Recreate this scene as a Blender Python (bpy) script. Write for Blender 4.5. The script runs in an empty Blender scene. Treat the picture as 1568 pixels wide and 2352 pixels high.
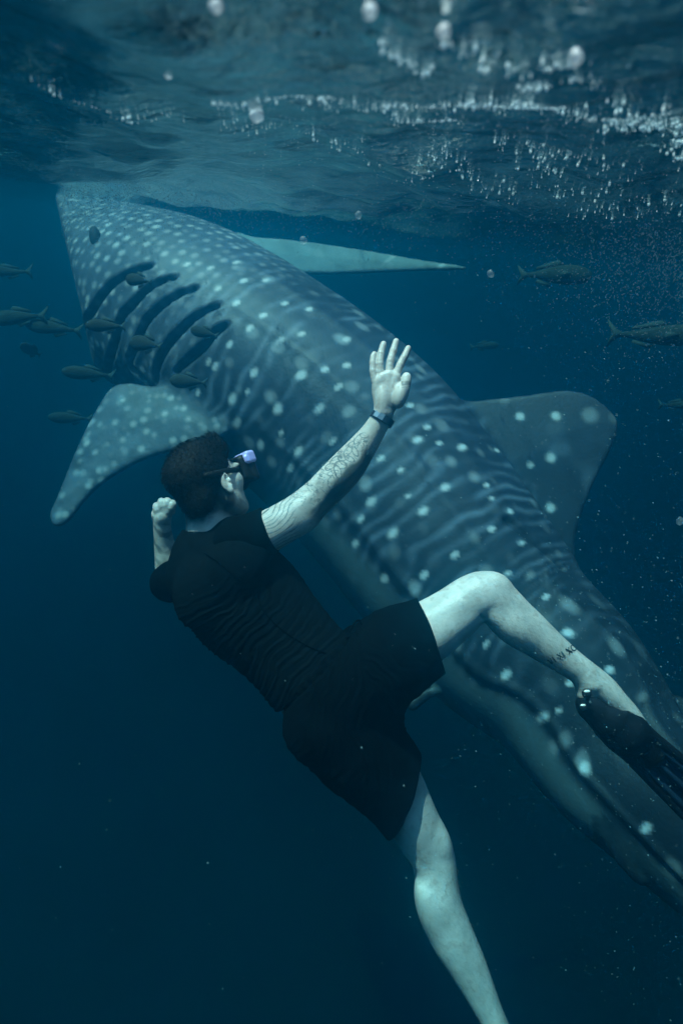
import bpy, math, numpy as np, random
from mathutils import Matrix, Vector
sc=bpy.context.scene
C=sc.collection
# ---------- camera
PITCH,ROLL=math.radians(-21.4),math.radians(6)
CAM_Z=-0.16
RM=Matrix.Rotation(math.radians(90)+PITCH,4,'X')@Matrix.Rotation(ROLL,4,'Z')
RM=Matrix.Translation((0,0,CAM_Z))@RM
cam=bpy.data.cameras.new('camera'); co=bpy.data.objects.new('camera',cam); C.objects.link(co)
co.matrix_world=RM
cam.sensor_fit='VERTICAL'; cam.sensor_height=36; cam.lens=24; cam.clip_start=0.02; cam.clip_end=500
cam.dof.use_dof=True; cam.dof.focus_distance=1.95; cam.dof.aperture_fstop=3.2
sc.camera=co
# ---------- world and sun
SUN_EL,SUN_AZ=math.radians(68),math.radians(-102)   # azimuth from +Y clockwise
w=bpy.data.worlds.new('World'); sc.world=w; w.use_nodes=True
nt=w.node_tree; bg=nt.nodes['Background']; sky=nt.nodes.new('ShaderNodeTexSky'); sky.sky_type='NISHITA'
sky.sun_disc=False; sky.sun_elevation=SUN_EL; sky.sun_rotation=SUN_AZ
nt.links.new(sky.outputs[0],bg.inputs[0]); bg.inputs[1].default_value=0.15
s=bpy.data.lights.new('sun','SUN'); s.energy=5; s.angle=math.radians(0.5); s.color=(1,0.97,0.9)
so=bpy.data.objects.new('sun',s); C.objects.link(so)
sd=Vector((math.sin(SUN_AZ)*math.cos(SUN_EL),math.cos(SUN_AZ)*math.cos(SUN_EL),math.sin(SUN_EL)))
so.rotation_euler=sd.to_track_quat('Z','Y').to_euler(); so.location=(0,0,10)
sc.view_settings.view_transform='Standard'; sc.view_settings.look='None'; sc.view_settings.exposure=0.98; sc.view_settings.gamma=1
sc.render.engine='CYCLES'
cy=sc.cycles; cy.use_denoising=True; cy.max_bounces=8; cy.volume_bounces=2; cy.transparent_max_bounces=8; cy.caustics_reflective=False; cy.caustics_refractive=False
# ---------- helpers
K=6.378e-4
def pc(u,v,d): return np.array([(u-784)*K*d,(1176-v)*K*d,-d])
RMn=np.array(RM)
def toworld(v): v=np.asarray(v,float); return v@RMn[:3,:3].T+RMn[:3,3]
def tocam(v): return (np.asarray(v,float)-RMn[:3,3])@RMn[:3,:3]
def proj(v):
    d=-v[:,2]; return np.stack([784+v[:,0]/(K*d),1176-v[:,1]/(K*d)],1)
def unit(a): a=np.asarray(a,float); return a/np.linalg.norm(a)
def hash3(i,seed=0):
    i=i.astype(np.int64); n=(i[...,0]*73856093)^(i[...,1]*19349663)^(i[...,2]*83492791)^(seed*2654435761)
    n=(n^(n>>13))*1274126177; n&=0x7fffffff; n=(n^(n>>16))*1103515245; return ((n&0x7fffffff)%1000003)/1000003.0
def vnoise(p,seed=0):
    i=np.floor(p); f=p-i; f=f*f*(3-2*f); r=0
    for dx in (0,1):
        for dy in (0,1):
            for dz in (0,1):
                w=(f[...,0] if dx else 1-f[...,0])*(f[...,1] if dy else 1-f[...,1])*(f[...,2] if dz else 1-f[...,2])
                r=r+w*hash3(i+np.array([dx,dy,dz]),seed)
    return r*2-1
def fbm(p,o=4,seed=0):
    s=0;a=1;t=0
    for k in range(o): s=s+a*vnoise(p*2**k,seed+k); t+=a; a*=.5
    return s/t
def worley(p,seed=0,jit=.8):
    i=np.floor(p); best=np.full(p.shape[:-1],9.); bid=np.zeros(p.shape[:-1])
    for dx in (-1,0,1):
        for dy in (-1,0,1):
            for dz in (-1,0,1):
                c=i+np.array([dx,dy,dz]); q=c+.5+jit*(np.stack([hash3(c,seed),hash3(c,seed+7),hash3(c,seed+13)],-1)-.5)
                d=np.linalg.norm(p-q,axis=-1); m=d<best; best=np.where(m,d,best); bid=np.where(m,hash3(c,seed+21),bid)
    return best,bid
def sstep(a,b,x): t=np.clip((x-a)/(b-a),0,1); return t*t*(3-2*t)
class Field:
    def __init__(s,lo,hi,vox):
        s.vox=vox; s.lo=np.array(lo,float); s.n=np.ceil((np.array(hi)-s.lo)/vox).astype(int)+1
        s.a=np.full(s.n,1.0,np.float32)
        s.ax=[(s.lo[k]+np.arange(s.n[k])*vox).astype(np.float32) for k in range(3)]
    def sub(s,lo,hi):
        i0=np.clip(np.floor((np.asarray(lo)-s.lo)/s.vox).astype(int),0,s.n-1); i1=np.clip(np.ceil((np.asarray(hi)-s.lo)/s.vox).astype(int)+1,1,s.n)
        if (i1<=i0).any(): return None
        sl=tuple(slice(i0[k],i1[k]) for k in range(3))
        g=np.meshgrid(*[s.ax[k][sl[k]] for k in range(3)],indexing='ij',sparse=True)
        return sl,g
    def comb(s,sl,d,k,op='u'):
        a=s.a[sl]
        if op=='s': a=-a
        h=np.maximum(k-np.abs(a-d),0)/k if k>0 else 0
        r=np.minimum(a,d)-h*h*k*.25
        if op=='s': r=-r
        s.a[sl]=r
    def cone(s,p1,p2,r1,r2,k=.01,n=None,f=1.,op='u'):
        p1=np.asarray(p1,float);p2=np.asarray(p2,float); rm=max(r1,r2)*max(1,f)+k+3*s.vox
        q=s.sub(np.minimum(p1,p2)-rm,np.maximum(p1,p2)+rm)
        if q is None: return
        sl,(X,Y,Z)=q; x=X-p1[0];y=Y-p1[1];z=Z-p1[2]; b=p2-p1
        if n is not None:
            n=unit(n); c=(1/f-1); t=(x*n[0]+y*n[1]+z*n[2])*c; x=x+t*n[0];y=y+t*n[1];z=z+t*n[2]; b=b+n*np.dot(b,n)*c
        L=np.dot(b,b)+1e-12; t=np.clip((x*b[0]+y*b[1]+z*b[2])/L,0,1)
        d=np.sqrt((x-t*b[0])**2+(y-t*b[1])**2+(z-t*b[2])**2)-(r1+(r2-r1)*t)
        if n is not None: d=d*min(1,f)
        s.comb(sl,d.astype(np.float32),k,op)
    def chain(s,pts,k=.008,n=None,f=1.,sub=4,op='u'):
        # pts: (xyz..., r) rows, smooth interpolated
        P=np.array(pts,float); 
        if len(P)>2:
            Q=[]
            E=np.vstack([2*P[0]-P[1],P,2*P[-1]-P[-2]])
            for i in range(1,len(E)-2):
                for t in np.arange(sub)/sub:
                    a,b,c,d=E[i-1:i+3]; Q.append(.5*(2*b+(c-a)*t+(2*a-5*b+4*c-d)*t*t+(3*b-a-3*c+d)*t**3))
            Q.append(P[-1]); P=np.array(Q)
        fs=np.interp(np.linspace(0,1,len(P)),np.linspace(0,1,len(np.atleast_1d(f))),np.atleast_1d(f))
        for i in range(len(P)-1):
            s.cone(P[i,:3],P[i+1,:3],P[i,3],P[i+1,3],k if i==0 else min(k,.004+k*.3),n,float(fs[i]) if n is not None else 1.,op)
    def ell(s,c,r,M=None,k=.01,op='u'):
        c=np.asarray(c,float);r=np.asarray(r,float); rm=r.max()+k+3*s.vox
        q=s.sub(c-rm,c+rm)
        if q is None: return
        sl,(X,Y,Z)=q; x=X-c[0];y=Y-c[1];z=Z-c[2]
        if M is None: M=np.eye(3)
        a=[(x*M[j][0]+y*M[j][1]+z*M[j][2]) for j in range(3)]
        k0=np.sqrt(sum((a[j]/r[j])**2 for j in range(3))); k1=np.sqrt(sum((a[j]/r[j]**2)**2 for j in range(3)))+1e-6
        s.comb(sl,(k0*(k0-1)/k1).astype(np.float32),k,op)
    def box(s,c,h,M,rad=.005,k=.005,op='u'):
        c=np.asarray(c,float);h=np.asarray(h,float); rm=np.linalg.norm(h)+rad+k+3*s.vox
        q=s.sub(c-rm,c+rm)
        if q is None: return
        sl,(X,Y,Z)=q; x=X-c[0];y=Y-c[1];z=Z-c[2]
        a=[np.abs(x*M[j][0]+y*M[j][1]+z*M[j][2])-h[j]+rad for j in range(3)]
        d=np.sqrt(sum(np.maximum(v,0)**2 for v in a))+np.minimum(np.maximum(np.maximum(a[0],a[1]),a[2]),0)-rad
        s.comb(sl,d.astype(np.float32),k,op)
    def cut(s,p,n,k=.003):       # keep the side where (x-p).n<0
        X,Y,Z=np.meshgrid(*s.ax,indexing='ij',sparse=True); n=unit(n)
        d=((X-p[0])*n[0]+(Y-p[1])*n[1]+(Z-p[2])*n[2]).astype(np.float32)
        h=np.maximum(k-np.abs(s.a-d),0)/k; s.a=np.maximum(s.a,d)+h*h*k*.25
    def mesh(s,iters=0):
        import openvdb
        g=openvdb.FloatGrid(1.0); g.copyFromArray(np.ascontiguousarray(s.a)); 
        v,q=g.convertToQuads(0.0)
        v=np.asarray(v,float)*s.vox+s.lo; q=np.asarray(q).astype(np.int64)
        # orient outwards by the volume sign
        a,b,c,d=(v[q[:,k]] for k in range(4)); vol=(np.einsum('ij,ij->i',a,np.cross(b,c))+np.einsum('ij,ij->i',a,np.cross(c,d))).sum()
        if vol<0: q=q[:,::-1]
        return smooth(v,q,iters),q
def edges(q): 
    e=np.vstack([q[:,[0,1]],q[:,[1,2]],q[:,[2,3]],q[:,[3,0]]]); return e
def smooth(v,q,it,lam=.5,mu=-.52):
    if it==0: return v
    e=edges(q); n=len(v); cnt=np.bincount(e[:,0],minlength=n)+np.bincount(e[:,1],minlength=n)
    cnt=np.maximum(cnt,1)[:,None]
    for i in range(it*2):
        s=np.zeros_like(v)
        for k in range(3): s[:,k]=np.bincount(e[:,0],v[e[:,1],k],n)+np.bincount(e[:,1],v[e[:,0],k],n)
        v=v+(s/cnt-v)*(lam if i%2==0 else mu)
    return v
def vnorm(v,q):
    fn=np.cross(v[q[:,2]]-v[q[:,0]],v[q[:,3]]-v[q[:,1]]); n=np.zeros_like(v)
    for k in range(q.shape[1]):
        for c in range(3): n[:,c]+=np.bincount(q[:,k],fn[:,c],len(v))
    return n/(np.linalg.norm(n,axis=1,keepdims=True)+1e-12)
def mkmesh(name,v,f,mat=None,attrs=None,smoothf=True,cam=True,org=None):
    v=toworld(v) if cam else np.asarray(v,float)
    if org is not None: v=v-np.asarray(org)
    f=np.asarray(f); me=bpy.data.meshes.new(name); me.vertices.add(len(v)); me.vertices.foreach_set('co',v.astype(np.float32).ravel())
    k=f.shape[1]; me.loops.add(f.size); me.polygons.add(len(f)); me.loops.foreach_set('vertex_index',f.ravel().astype(np.int32))
    me.polygons.foreach_set('loop_start',np.arange(0,f.size,k).astype(np.int32)); me.update()
    me.polygons.foreach_set('use_smooth',[smoothf]*len(f))
    for an,av in (attrs or {}).items():
        if av.ndim==1: a=me.attributes.new(an,'FLOAT','POINT'); a.data.foreach_set('value',av.astype(np.float32))
        else: a=me.attributes.new(an,'FLOAT_COLOR','POINT'); a.data.foreach_set('color',np.hstack([av,np.ones((len(av),1))]).astype(np.float32).ravel())
    me.validate()
    if mat: me.materials.append(mat)
    return me
def link(name,me,parent=None,loc=None,**props):
    o=bpy.data.objects.new(name,me); C.objects.link(o)
    if loc is not None: o.location=loc
    if parent: o.parent=parent
    for k,x in props.items(): o[k]=x
    return o
def empty(name,loc,label,cat,group=None):
    o=bpy.data.objects.new(name,None); C.objects.link(o); o.location=loc; o['label']=label; o['category']=cat; o.empty_display_size=.1
    if group: o['group']=group
    return o
def icos(sub=1):
    import bmesh
    bm=bmesh.new(); bmesh.ops.create_icosphere(bm,subdivisions=sub,radius=1); v=np.array([x.co[:] for x in bm.verts]); f=np.array([[y.index for y in x.verts] for x in bm.faces]); bm.free(); return v,f
# ---------- materials
def mat(name,col=(.5,.5,.5),rough=.5,spec=.5,**kw):
    m=bpy.data.materials.new(name); m.use_nodes=True; b=m.node_tree.nodes['Principled BSDF']
    b.inputs['Base Color'].default_value=(*col,1); b.inputs['Roughness'].default_value=rough; b.inputs['Specular IOR Level'].default_value=spec
    for k,x in kw.items(): b.inputs[k].default_value=x
    return m
def N(m,t,**kw):
    n=m.node_tree.nodes.new(t)
    for k,x in kw.items():
        if k in n.inputs.keys(): n.inputs[k].default_value=x
        else: setattr(n,k,x)
    return n
def L(m,a,b): m.node_tree.links.new(a,b)
def BS(m): return m.node_tree.nodes['Principled BSDF']
def mixc(m,fac,a,b,blend='MIX'):
    n=N(m,'ShaderNodeMix',data_type='RGBA',blend_type=blend)
    for s,x in ((0,fac),(6,a),(7,b)):
        if hasattr(x,'links') or hasattr(x,'is_output'): L(m,x,n.inputs[s])
        else: n.inputs[s].default_value=x if s==0 else (*x,1)
    return n.outputs[2]
def bump(m,h,dist,strength=1.):
    b=N(m,'ShaderNodeBump'); b.inputs['Distance'].default_value=dist; b.inputs['Strength'].default_value=strength; L(m,h,b.inputs['Height']); L(m,b.outputs[0],BS(m).inputs['Normal']); return b
def noise(m,scale,detail=3,vec=None,rough=.5):
    n=N(m,'ShaderNodeTexNoise'); n.inputs['Scale'].default_value=scale; n.inputs['Detail'].default_value=detail; n.inputs['Roughness'].default_value=rough
    if vec is None: 
        g=N(m,'ShaderNodeTexCoord'); vec=g.outputs['Object']
    L(m,vec,n.inputs['Vector']); return n
def ramp(m,x,a,b,ca=(0,0,0),cb=(1,1,1)):
    r=N(m,'ShaderNodeValToRGB'); e=r.color_ramp.elements; e[0].position=a;e[1].position=b;e[0].color=(*ca,1);e[1].color=(*cb,1); L(m,x,r.inputs[0]); return r.outputs[0]
def attr(m,name,out='Fac'):
    a=N(m,'ShaderNodeAttribute',attribute_name=name); return a.outputs[out]
def skin_mat():
    m=mat('skin',(.5,.4,.34),.45,.4); n=noise(m,14,5); c=mixc(m,ramp(m,n.outputs[0],.35,.65),(.37,.35,.33),(.57,.53,.50))
    n2=noise(m,55,2); c=mixc(m,ramp(m,n2.outputs[0],.55,.8),c,(.36,.29,.26))
    c=mixc(m,attr(m,'ink'),c,(.035,.045,.05)); L(m,c,BS(m).inputs['Base Color'])
    n3=noise(m,160,2); mx=N(m,'ShaderNodeMath',operation='ADD'); L(m,n3.outputs[0],mx.inputs[0]); n4=noise(m,25,2); L(m,n4.outputs[0],mx.inputs[1]); bump(m,mx.outputs[0],.0012,.7)
    return m
def cloth_mat(name,col,seed):
    m=mat(name,col,.85,.02); n=noise(m,400,2); n2=noise(m,12,4); c=mixc(m,n2.outputs[0],tuple(x*.7 for x in col),tuple(x*1.4 for x in col)); L(m,c,BS(m).inputs['Base Color'])
    mx=N(m,'ShaderNodeMath',operation='MULTIPLY_ADD'); L(m,n2.outputs[0],mx.inputs[0]); mx.inputs[1].default_value=4; L(m,n.outputs[0],mx.inputs[2]); bump(m,mx.outputs[0],.0012,.6)
    return m
# ---------- the sea: body of water, bed and surface
m=bpy.data.materials.new('water_body'); m.use_nodes=True; n=m.node_tree; n.nodes.remove(n.nodes['Principled BSDF'])
pv=n.nodes.new('ShaderNodeVolumePrincipled'); n.links.new(pv.outputs[0],n.nodes['Material Output'].inputs['Volume'])
pv.inputs['Color'].default_value=(0.003,0.182,0.315,1)
pv.inputs['Absorption Color'].default_value=(0.025,0.46,0.555,1)
pv.inputs['Density'].default_value=0.46
pv.inputs['Anisotropy'].default_value=0.88
bv=np.array([(x,y,z) for x in (-60,60) for y in (-60,60) for z in (-10,.3)],float)
link('haze',mkmesh('haze',bv,[(0,1,3,2),(4,6,7,5),(0,4,5,1),(2,3,7,6),(0,2,6,4),(1,5,7,3)],m,cam=False,smoothf=False),kind='stuff')
ms=mat('sea_bed',(.015,.016,.018),.9); nb=noise(ms,.6,6); L(ms,ramp(ms,nb.outputs[0],.3,.7,(.010,.011,.012),(.025,.027,.028)),BS(ms).inputs['Base Color'])
g=np.linspace(-59,59,90); X,Y=np.meshgrid(g,g,indexing='ij'); Z=-8.5+.25*fbm(np.stack([X*.2,Y*.2,X*0],-1),4,2); i=np.arange(89)[:,None]*90; j=np.arange(89)[None]
link('seabed',mkmesh('seabed',np.stack([X,Y,Z],-1).reshape(-1,3),np.stack([i+j,i+90+j,i+91+j,i+j+1],-1).reshape(-1,4),ms,cam=False),kind='structure')
mw=bpy.data.materials.new('water_surface'); mw.use_nodes=True; n=mw.node_tree; n.nodes.remove(n.nodes['Principled BSDF'])
mix=n.nodes.new('ShaderNodeMixShader'); fr=n.nodes.new('ShaderNodeFresnel'); fr.inputs[0].default_value=1.33
tr=n.nodes.new('ShaderNodeBsdfTransparent'); gl=n.nodes.new('ShaderNodeBsdfGlossy'); gl.inputs['Roughness'].default_value=0.09; gl.inputs['Color'].default_value=(.68,.75,.75,1)
n.links.new(fr.outputs[0],mix.inputs[0]); n.links.new(tr.outputs[0],mix.inputs[1]); n.links.new(gl.outputs[0],mix.inputs[2]); n.links.new(mix.outputs[0],n.nodes['Material Output'].inputs[0])
pos=N(mw,'ShaderNodeNewGeometry').outputs['Position']
n1=noise(mw,22,4,pos,.6); n2=noise(mw,60,3,pos,.6); patch=noise(mw,1.6,3,pos); pf=ramp(mw,patch.outputs[0],.42,.66)
ml=N(mw,'ShaderNodeMath',operation='MULTIPLY'); L(mw,n2.outputs[0],ml.inputs[0]); L(mw,pf,ml.inputs[1])
ma=N(mw,'ShaderNodeMath',operation='MULTIPLY_ADD'); L(mw,ml.outputs[0],ma.inputs[0]); ma.inputs[1].default_value=.8; L(mw,n1.outputs[0],ma.inputs[2])
b=N(mw,'ShaderNodeBump'); b.inputs['Distance'].default_value=.0095; b.inputs['Strength'].default_value=1; L(mw,ma.outputs[0],b.inputs['Height'])
L(mw,b.outputs[0],fr.inputs['Normal']); L(mw,b.outputs[0],gl.inputs['Normal'])
rw=np.random.RandomState(3); WV=[]
for i in range(44):
    lam=0.10*(1.8/0.10)**(i/43); th=rw.normal(0.5,0.75); WV.append((lam,th,0.0062*lam**0.9,rw.uniform(0,6.28)))
def wave(X,Y):
    R=np.hypot(X,Y); Z=0*X
    for lam,th,am,ph in WV:
        k=2*math.pi/lam; Z=Z+am*np.clip((lam/(np.maximum(R*0.0085,0.01)*4)-0.5),0,1)*np.sin(k*(X*math.cos(th)+Y*math.sin(th))+ph)
    return Z
nr=900; r=0.03*np.exp(np.linspace(0,math.log(58/0.03),nr)); a=np.concatenate([np.linspace(-45,45,640),np.linspace(45,315,102)[1:-1]])*math.pi/180; na=len(a)
R,A=np.meshgrid(r,a,indexing='ij'); X=R*np.sin(A);Y=R*np.cos(A); v=np.stack([X,Y,wave(X,Y)],-1).reshape(-1,3)
i=np.arange(nr-1)[:,None]*na; j=np.arange(na)[None]; j2=(j+1)%na; f=np.stack([i+j2,i+na+j2,i+na+j,i+j],-1).reshape(-1,4)
mew=mkmesh('water_surface',v,f,mw,cam=False)
if mew.polygons[5000].normal.z<0: mew.flip_normals()
link('water_surface',mew,kind='structure')
# ---------- the whale shark
def pcr(u,v,h,d): return [*pc(u,v,d),h*K*d]
SEC=[ # u,v,half height(u),depth, lateral factor
 (150,600,136,5.1,1.25),(205,630,158,5.0,1.2),(300,668,178,4.85,1.15),(430,735,211,4.5,1.08),(585,835,222,4.22,1.03),(735,950,226,4.0,1.0),(865,1080,230,3.85,.97),
 (1020,1280,225,3.6,.92),(1157,1450,207,3.4,.88),(1278,1560,182,3.2,.86),(1384,1710,165,3.02,.85),(1478,1818,148,2.85,.85),(1664,2019,116,2.68,.85),(1860,2200,74,2.6,.8),(2010,2330,50,2.55,.7)]
SP=np.array([[*pc(u,v,d),h*K*d,f] for u,v,h,d,f in SEC])
def catmull(P,sub):
    Q=[];E=np.vstack([2*P[0]-P[1],P,2*P[-1]-P[-2]])
    for i in range(1,len(E)-2):
        for t in np.arange(sub)/sub:
            a,b,c,d=E[i-1:i+3]; Q.append(.5*(2*b+(c-a)*t+(2*a-5*b+4*c-d)*t*t+(3*b-a-3*c+d)*t**3))
    Q.append(P[-1]); return np.array(Q)
SQ=catmull(SP,6)
tan=np.gradient(SQ[:,:3],axis=0); tan/=np.linalg.norm(tan,axis=1,keepdims=True)
# dorsal direction: in the picture plane across the body, turned a little towards the camera
vz=np.array([0,0,1.]); inpl=np.cross(tan,vz); inpl/=np.linalg.norm(inpl,axis=1,keepdims=True)
inpl*=np.sign(inpl[:,1:2]+1e-9); 
lat=np.cross(tan,inpl); lat/=np.linalg.norm(lat,axis=1,keepdims=True); lat*=np.sign(lat[:,2:3])
ROLLS=math.radians(20); dors=inpl*math.cos(ROLLS)+lat*math.sin(ROLLS); lat2=lat*math.cos(ROLLS)-inpl*math.sin(ROLLS)
F=Field([-2.6,-2.55,-6.0],[3.1,2.5,-1.95],.0135)
for i in range(len(SQ)-1):
    F.cone(SQ[i,:3],SQ[i+1,:3],SQ[i,3],SQ[i+1,3],.05,lat2[i],float(SQ[i,4]))
# blunt snout cut by the wide flat front
pa,pb=pc(134,480,5.1),pc(196,745,5.1); nrm=unit(np.cross(pb-pa,(pa+pb)/2)); 
if nrm[0]>0: nrm=-nrm
F.cut(pa,nrm,.05)
# wide mouth across the front edge
F.ell(pc(168,700,5.15),[.10,.05,.42],np.array([nrm,unit(pb-pa),[0,0,1]]),.03,'s')
FINS=[]
def fin(pts,w,root,k=.07,edge=.5,sub=5):
    """pts: closed outline (u,v,depth); w: greatest half thickness"""
    P3=np.array([pc(*p) for p in pts]); E=np.vstack([P3[-1:],P3,P3[:2]]); Q=[]
    for i in range(1,len(E)-2):
        for t in np.arange(sub)/sub:
            a,b,c,d=E[i-1:i+3]; Q.append(.5*(2*b+(c-a)*t+(2*a-5*b+4*c-d)*t*t+(3*b-a-3*c+d)*t**3))
    Q=np.array(Q); o=Q.mean(0); U,S,V=np.linalg.svd(Q-o); e1,e2,n=V; q2=np.stack([(Q-o)@e1,(Q-o)@e2],1)
    r=F.sub(Q.min(0)-.2,Q.max(0)+.2); sl,(X,Y,Z)=r
    X,Y,Z=np.broadcast_arrays(X,Y,Z); x=X-o[0];y=Y-o[1];z=Z-o[2]
    a=x*e1[0]+y*e1[1]+z*e1[2]; b=x*e2[0]+y*e2[1]+z*e2[2]; h=np.abs(x*n[0]+y*n[1]+z*n[2])
    # 2D distance looked up on a small grid
    g=.012; lo=q2.min(0)-.25; hi=q2.max(0)+.25; ga=np.arange(lo[0],hi[0],g); gb=np.arange(lo[1],hi[1],g); A,B=np.meshgrid(ga,gb,indexing='ij')
    D=np.full(A.shape,9.); ins=np.zeros(A.shape,bool)
    for i in range(len(q2)):
        p,qq=q2[i],q2[(i+1)%len(q2)]; ex,ey=qq-p; t=np.clip(((A-p[0])*ex+(B-p[1])*ey)/(ex*ex+ey*ey+1e-12),0,1)
        D=np.minimum(D,np.hypot(A-p[0]-t*ex,B-p[1]-t*ey)); c=((p[1]>B)!=(qq[1]>B))&(A<(qq[0]-p[0])*(B-p[1])/(qq[1]-p[1]+1e-12)+p[0]); ins^=c
    D=np.where(ins,-D,D)
    fa=np.clip((a-lo[0])/g,0,len(ga)-2.001); fb=np.clip((b-lo[1])/g,0,len(gb)-2.001); ia=fa.astype(int); ib=fb.astype(int); fa=fa-ia; fb=fb-ib
    dd=D[ia,ib]*(1-fa)*(1-fb)+D[ia+1,ib]*fa*(1-fb)+D[ia,ib+1]*(1-fa)*fb+D[ia+1,ib+1]*fa*fb
    th=.012+(w-.012)*np.clip(-dd/edge,0,1)**.6
    rr=np.sqrt(np.maximum(dd+.012,0)**2+np.maximum(h-th+.012,0)**2)+np.minimum(np.maximum(dd+.012,h-th+.012),0)-.012
    F.comb(sl,rr.astype(np.float32),k); FINS.append((root,o,e1,e2,n,q2))
# left pectoral, near side
fin([(285,905,3.95),(215,962,3.82),(168,1050,3.72),(125,1140,3.62),(113,1180,3.6),(128,1210,3.58),(160,1198,3.58),(188,1160,3.6),(235,1108,3.62),(320,1062,3.64),(400,1042,3.65),(475,1035,3.65),(530,1000,3.66),(505,930,3.64),(440,888,3.64),(350,882,3.78)],.055,'pectoral')
# right pectoral, seen over the back
fin([(520,540,5.05),(590,548,5.10),(700,556,5.15),(830,572,5.20),(960,592,5.25),(1078,611,5.30),(960,624,5.25),(850,634,5.20),(760,640,5.15),(650,640,5.05),(560,680,4.90),(480,660,4.85)],.05,'farpectoral')
# first dorsal
fin([(1020,925,3.8),(1085,918,3.77),(1200,905,3.74),(1300,893,3.72),(1365,910,3.7),(1415,968,3.7),(1400,1030,3.7),(1376,1078,3.68),(1345,1145,3.66),(1320,1230,3.62),(1313,1312,3.58),(1250,1262,3.58),(1185,1205,3.6),(1100,1180,3.66),(1000,1080,3.8),(970,980,3.85)],.05,'dorsal')
# second dorsal, pelvic, anal
fin([(1475,1560,3.1),(1530,1588,3.05),(1600,1612,3.0),(1650,1650,2.98),(1640,1720,2.95),(1590,1730,2.95),(1500,1700,3.0),(1430,1600,3.1)],.03,'dorsal2',.04,.2)
fin([(1060,1560,3.3),(990,1578,3.26),(945,1602,3.24),(934,1622,3.23),(950,1634,3.23),(985,1608,3.24),(1030,1590,3.26),(1090,1610,3.3),(1110,1570,3.3)],.03,'pelvic',.03,.15)
fin([(1400,1880,2.75),(1395,1950,2.72),(1440,2010,2.7),(1475,2035,2.7),(1470,1990,2.7),(1500,1960,2.7),(1500,1900,2.72)],.03,'anal',.03,.15)
# tail fin, upright
fin([(1950,2290,2.57),(2100,2230,2.55),(2230,2060,2.5),(2340,1860,2.45),(2300,2080,2.48),(2200,2300,2.5),(2150,2420,2.5),(2080,2560,2.52),(2000,2620,2.55),(2010,2500,2.55),(1990,2400,2.56)],.04,'caudal',.04,.2)
sv,sq=F.mesh(3); del F
# body coordinates of every vertex
FS=catmull(np.hstack([SQ[:,:5],dors,lat2]),8); arc=np.concatenate([[0],np.cumsum(np.linalg.norm(np.diff(FS[:,:3],axis=0),axis=1))])
def bodyco(v):
    best=np.zeros(len(v),int)
    for a in range(0,len(v),8000):
        d=((v[a:a+8000,None,:]-FS[None,:,:3])**2).sum(-1); best[a:a+8000]=d.argmin(1)
    b=np.clip(best,1,len(FS)-2); t=FS[b+1,:3]-FS[b-1,:3]; L2=(t**2).sum(1); x=v-FS[b,:3]; tt=(x*t).sum(1)/L2
    s=arc[b]+tt*(arc[b+1]-arc[b-1]); x=x-t*tt[:,None]
    H=FS[b,3];W=H*FS[b,4]; cd=(x*FS[b,5:8]).sum(1); cl=(x*FS[b,8:11]).sum(1)
    return s,np.arctan2(cl/W,cd/H),H,np.hypot(cl/W,cd/H)
S,TH,HH,RR=bodyco(sv); nv=vnorm(sv,sq)
finm=np.zeros(len(sv)); fid=np.zeros(len(sv),int)
for i,(root,o,e1,e2,n,q2) in enumerate(FINS):
    x=sv-o; h=np.abs(x@n); a=x@e1;b=x@e2; m=(h<.09)&(a>q2[:,0].min()-.03)&(a<q2[:,0].max()+.03)&(b>q2[:,1].min()-.03)&(b<q2[:,1].max()+.03)
    ww=(sstep(1.055,1.11,RR) if root=='pectoral' else sstep(1.03,1.22,RR))*m; up=ww>finm; finm=np.where(up,ww,finm); fid=np.where(up,i,fid)
# picture points carried onto the body, then used as body coordinates on both sides
pp=proj(sv); facing=(nv*(-sv)).sum(1)>0
def hit(u,v):
    m=np.where(facing)[0]; d=np.hypot(pp[m,0]-u,pp[m,1]-v); c=m[np.argsort(d)[:12]]; return c[np.argmin(-sv[c,2])]
nearside=TH
GILLS=[[(345,606),(300,620),(250,655),(222,690),(204,730),(196,780),(200,850)],[(400,632),(345,655),(300,695),(276,730),(262,790),(248,850),(246,872)],[(452,655),(405,670),(360,705),(330,742),(312,785),(296,840),(290,885)],
 [(500,695),(450,718),(410,755),(380,800),(358,850),(342,886)],[(520,738),(492,755),(462,790),(432,828),(402,862)]]
disp=np.zeros(len(sv)); dark=np.zeros(len(sv)); gmask=(finm<.3)
for gi,g in enumerate(GILLS):
    pts=[]; 
    for u,v in g: j=hit(u,v); pts.append((S[j],abs(TH[j])))
    pts=np.array(pts); pts=catmull(np.hstack([pts,pts*0]),5)[:,:2]
    A=np.stack([S,np.abs(TH)*HH*1.05],1); d=np.full(len(sv),9.); m=np.where(np.abs(S-pts[:,0].mean())<.8)[0]; tt=np.zeros(len(sv))
    for i in range(len(pts)-1):
        Hm=np.interp(pts[i,0],S[m][::50][np.argsort(S[m][::50])],HH[m][::50][np.argsort(S[m][::50])])*1.05
        p=np.array([pts[i,0],pts[i,1]*Hm]);q=np.array([pts[i+1,0],pts[i+1,1]*Hm]); e=q-p; x=np.stack([S[m],np.abs(TH[m])*Hm],1)-p; t=np.clip((x@e)/(e@e+1e-9),0,1); dd=np.linalg.norm(x-t[:,None]*e,axis=1)
        up=dd<d[m]; d[m]=np.where(up,dd,d[m]); tt[m]=np.where(up,(i+t)/(len(pts)-1),tt[m])
    wd=.0155*np.sin(np.pi*np.clip(tt,.04,.96))**.45+.004
    gv=1-sstep(wd*.55,wd*1.25,d); gv*=gmask; disp-=gv*.05; dark=np.maximum(dark,gv)  # slit interiors darkened, their shade painted into the colour
    lip=np.exp(-((d-wd*1.9)/.03)**2)*gmask; disp+=lip*.007
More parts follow.
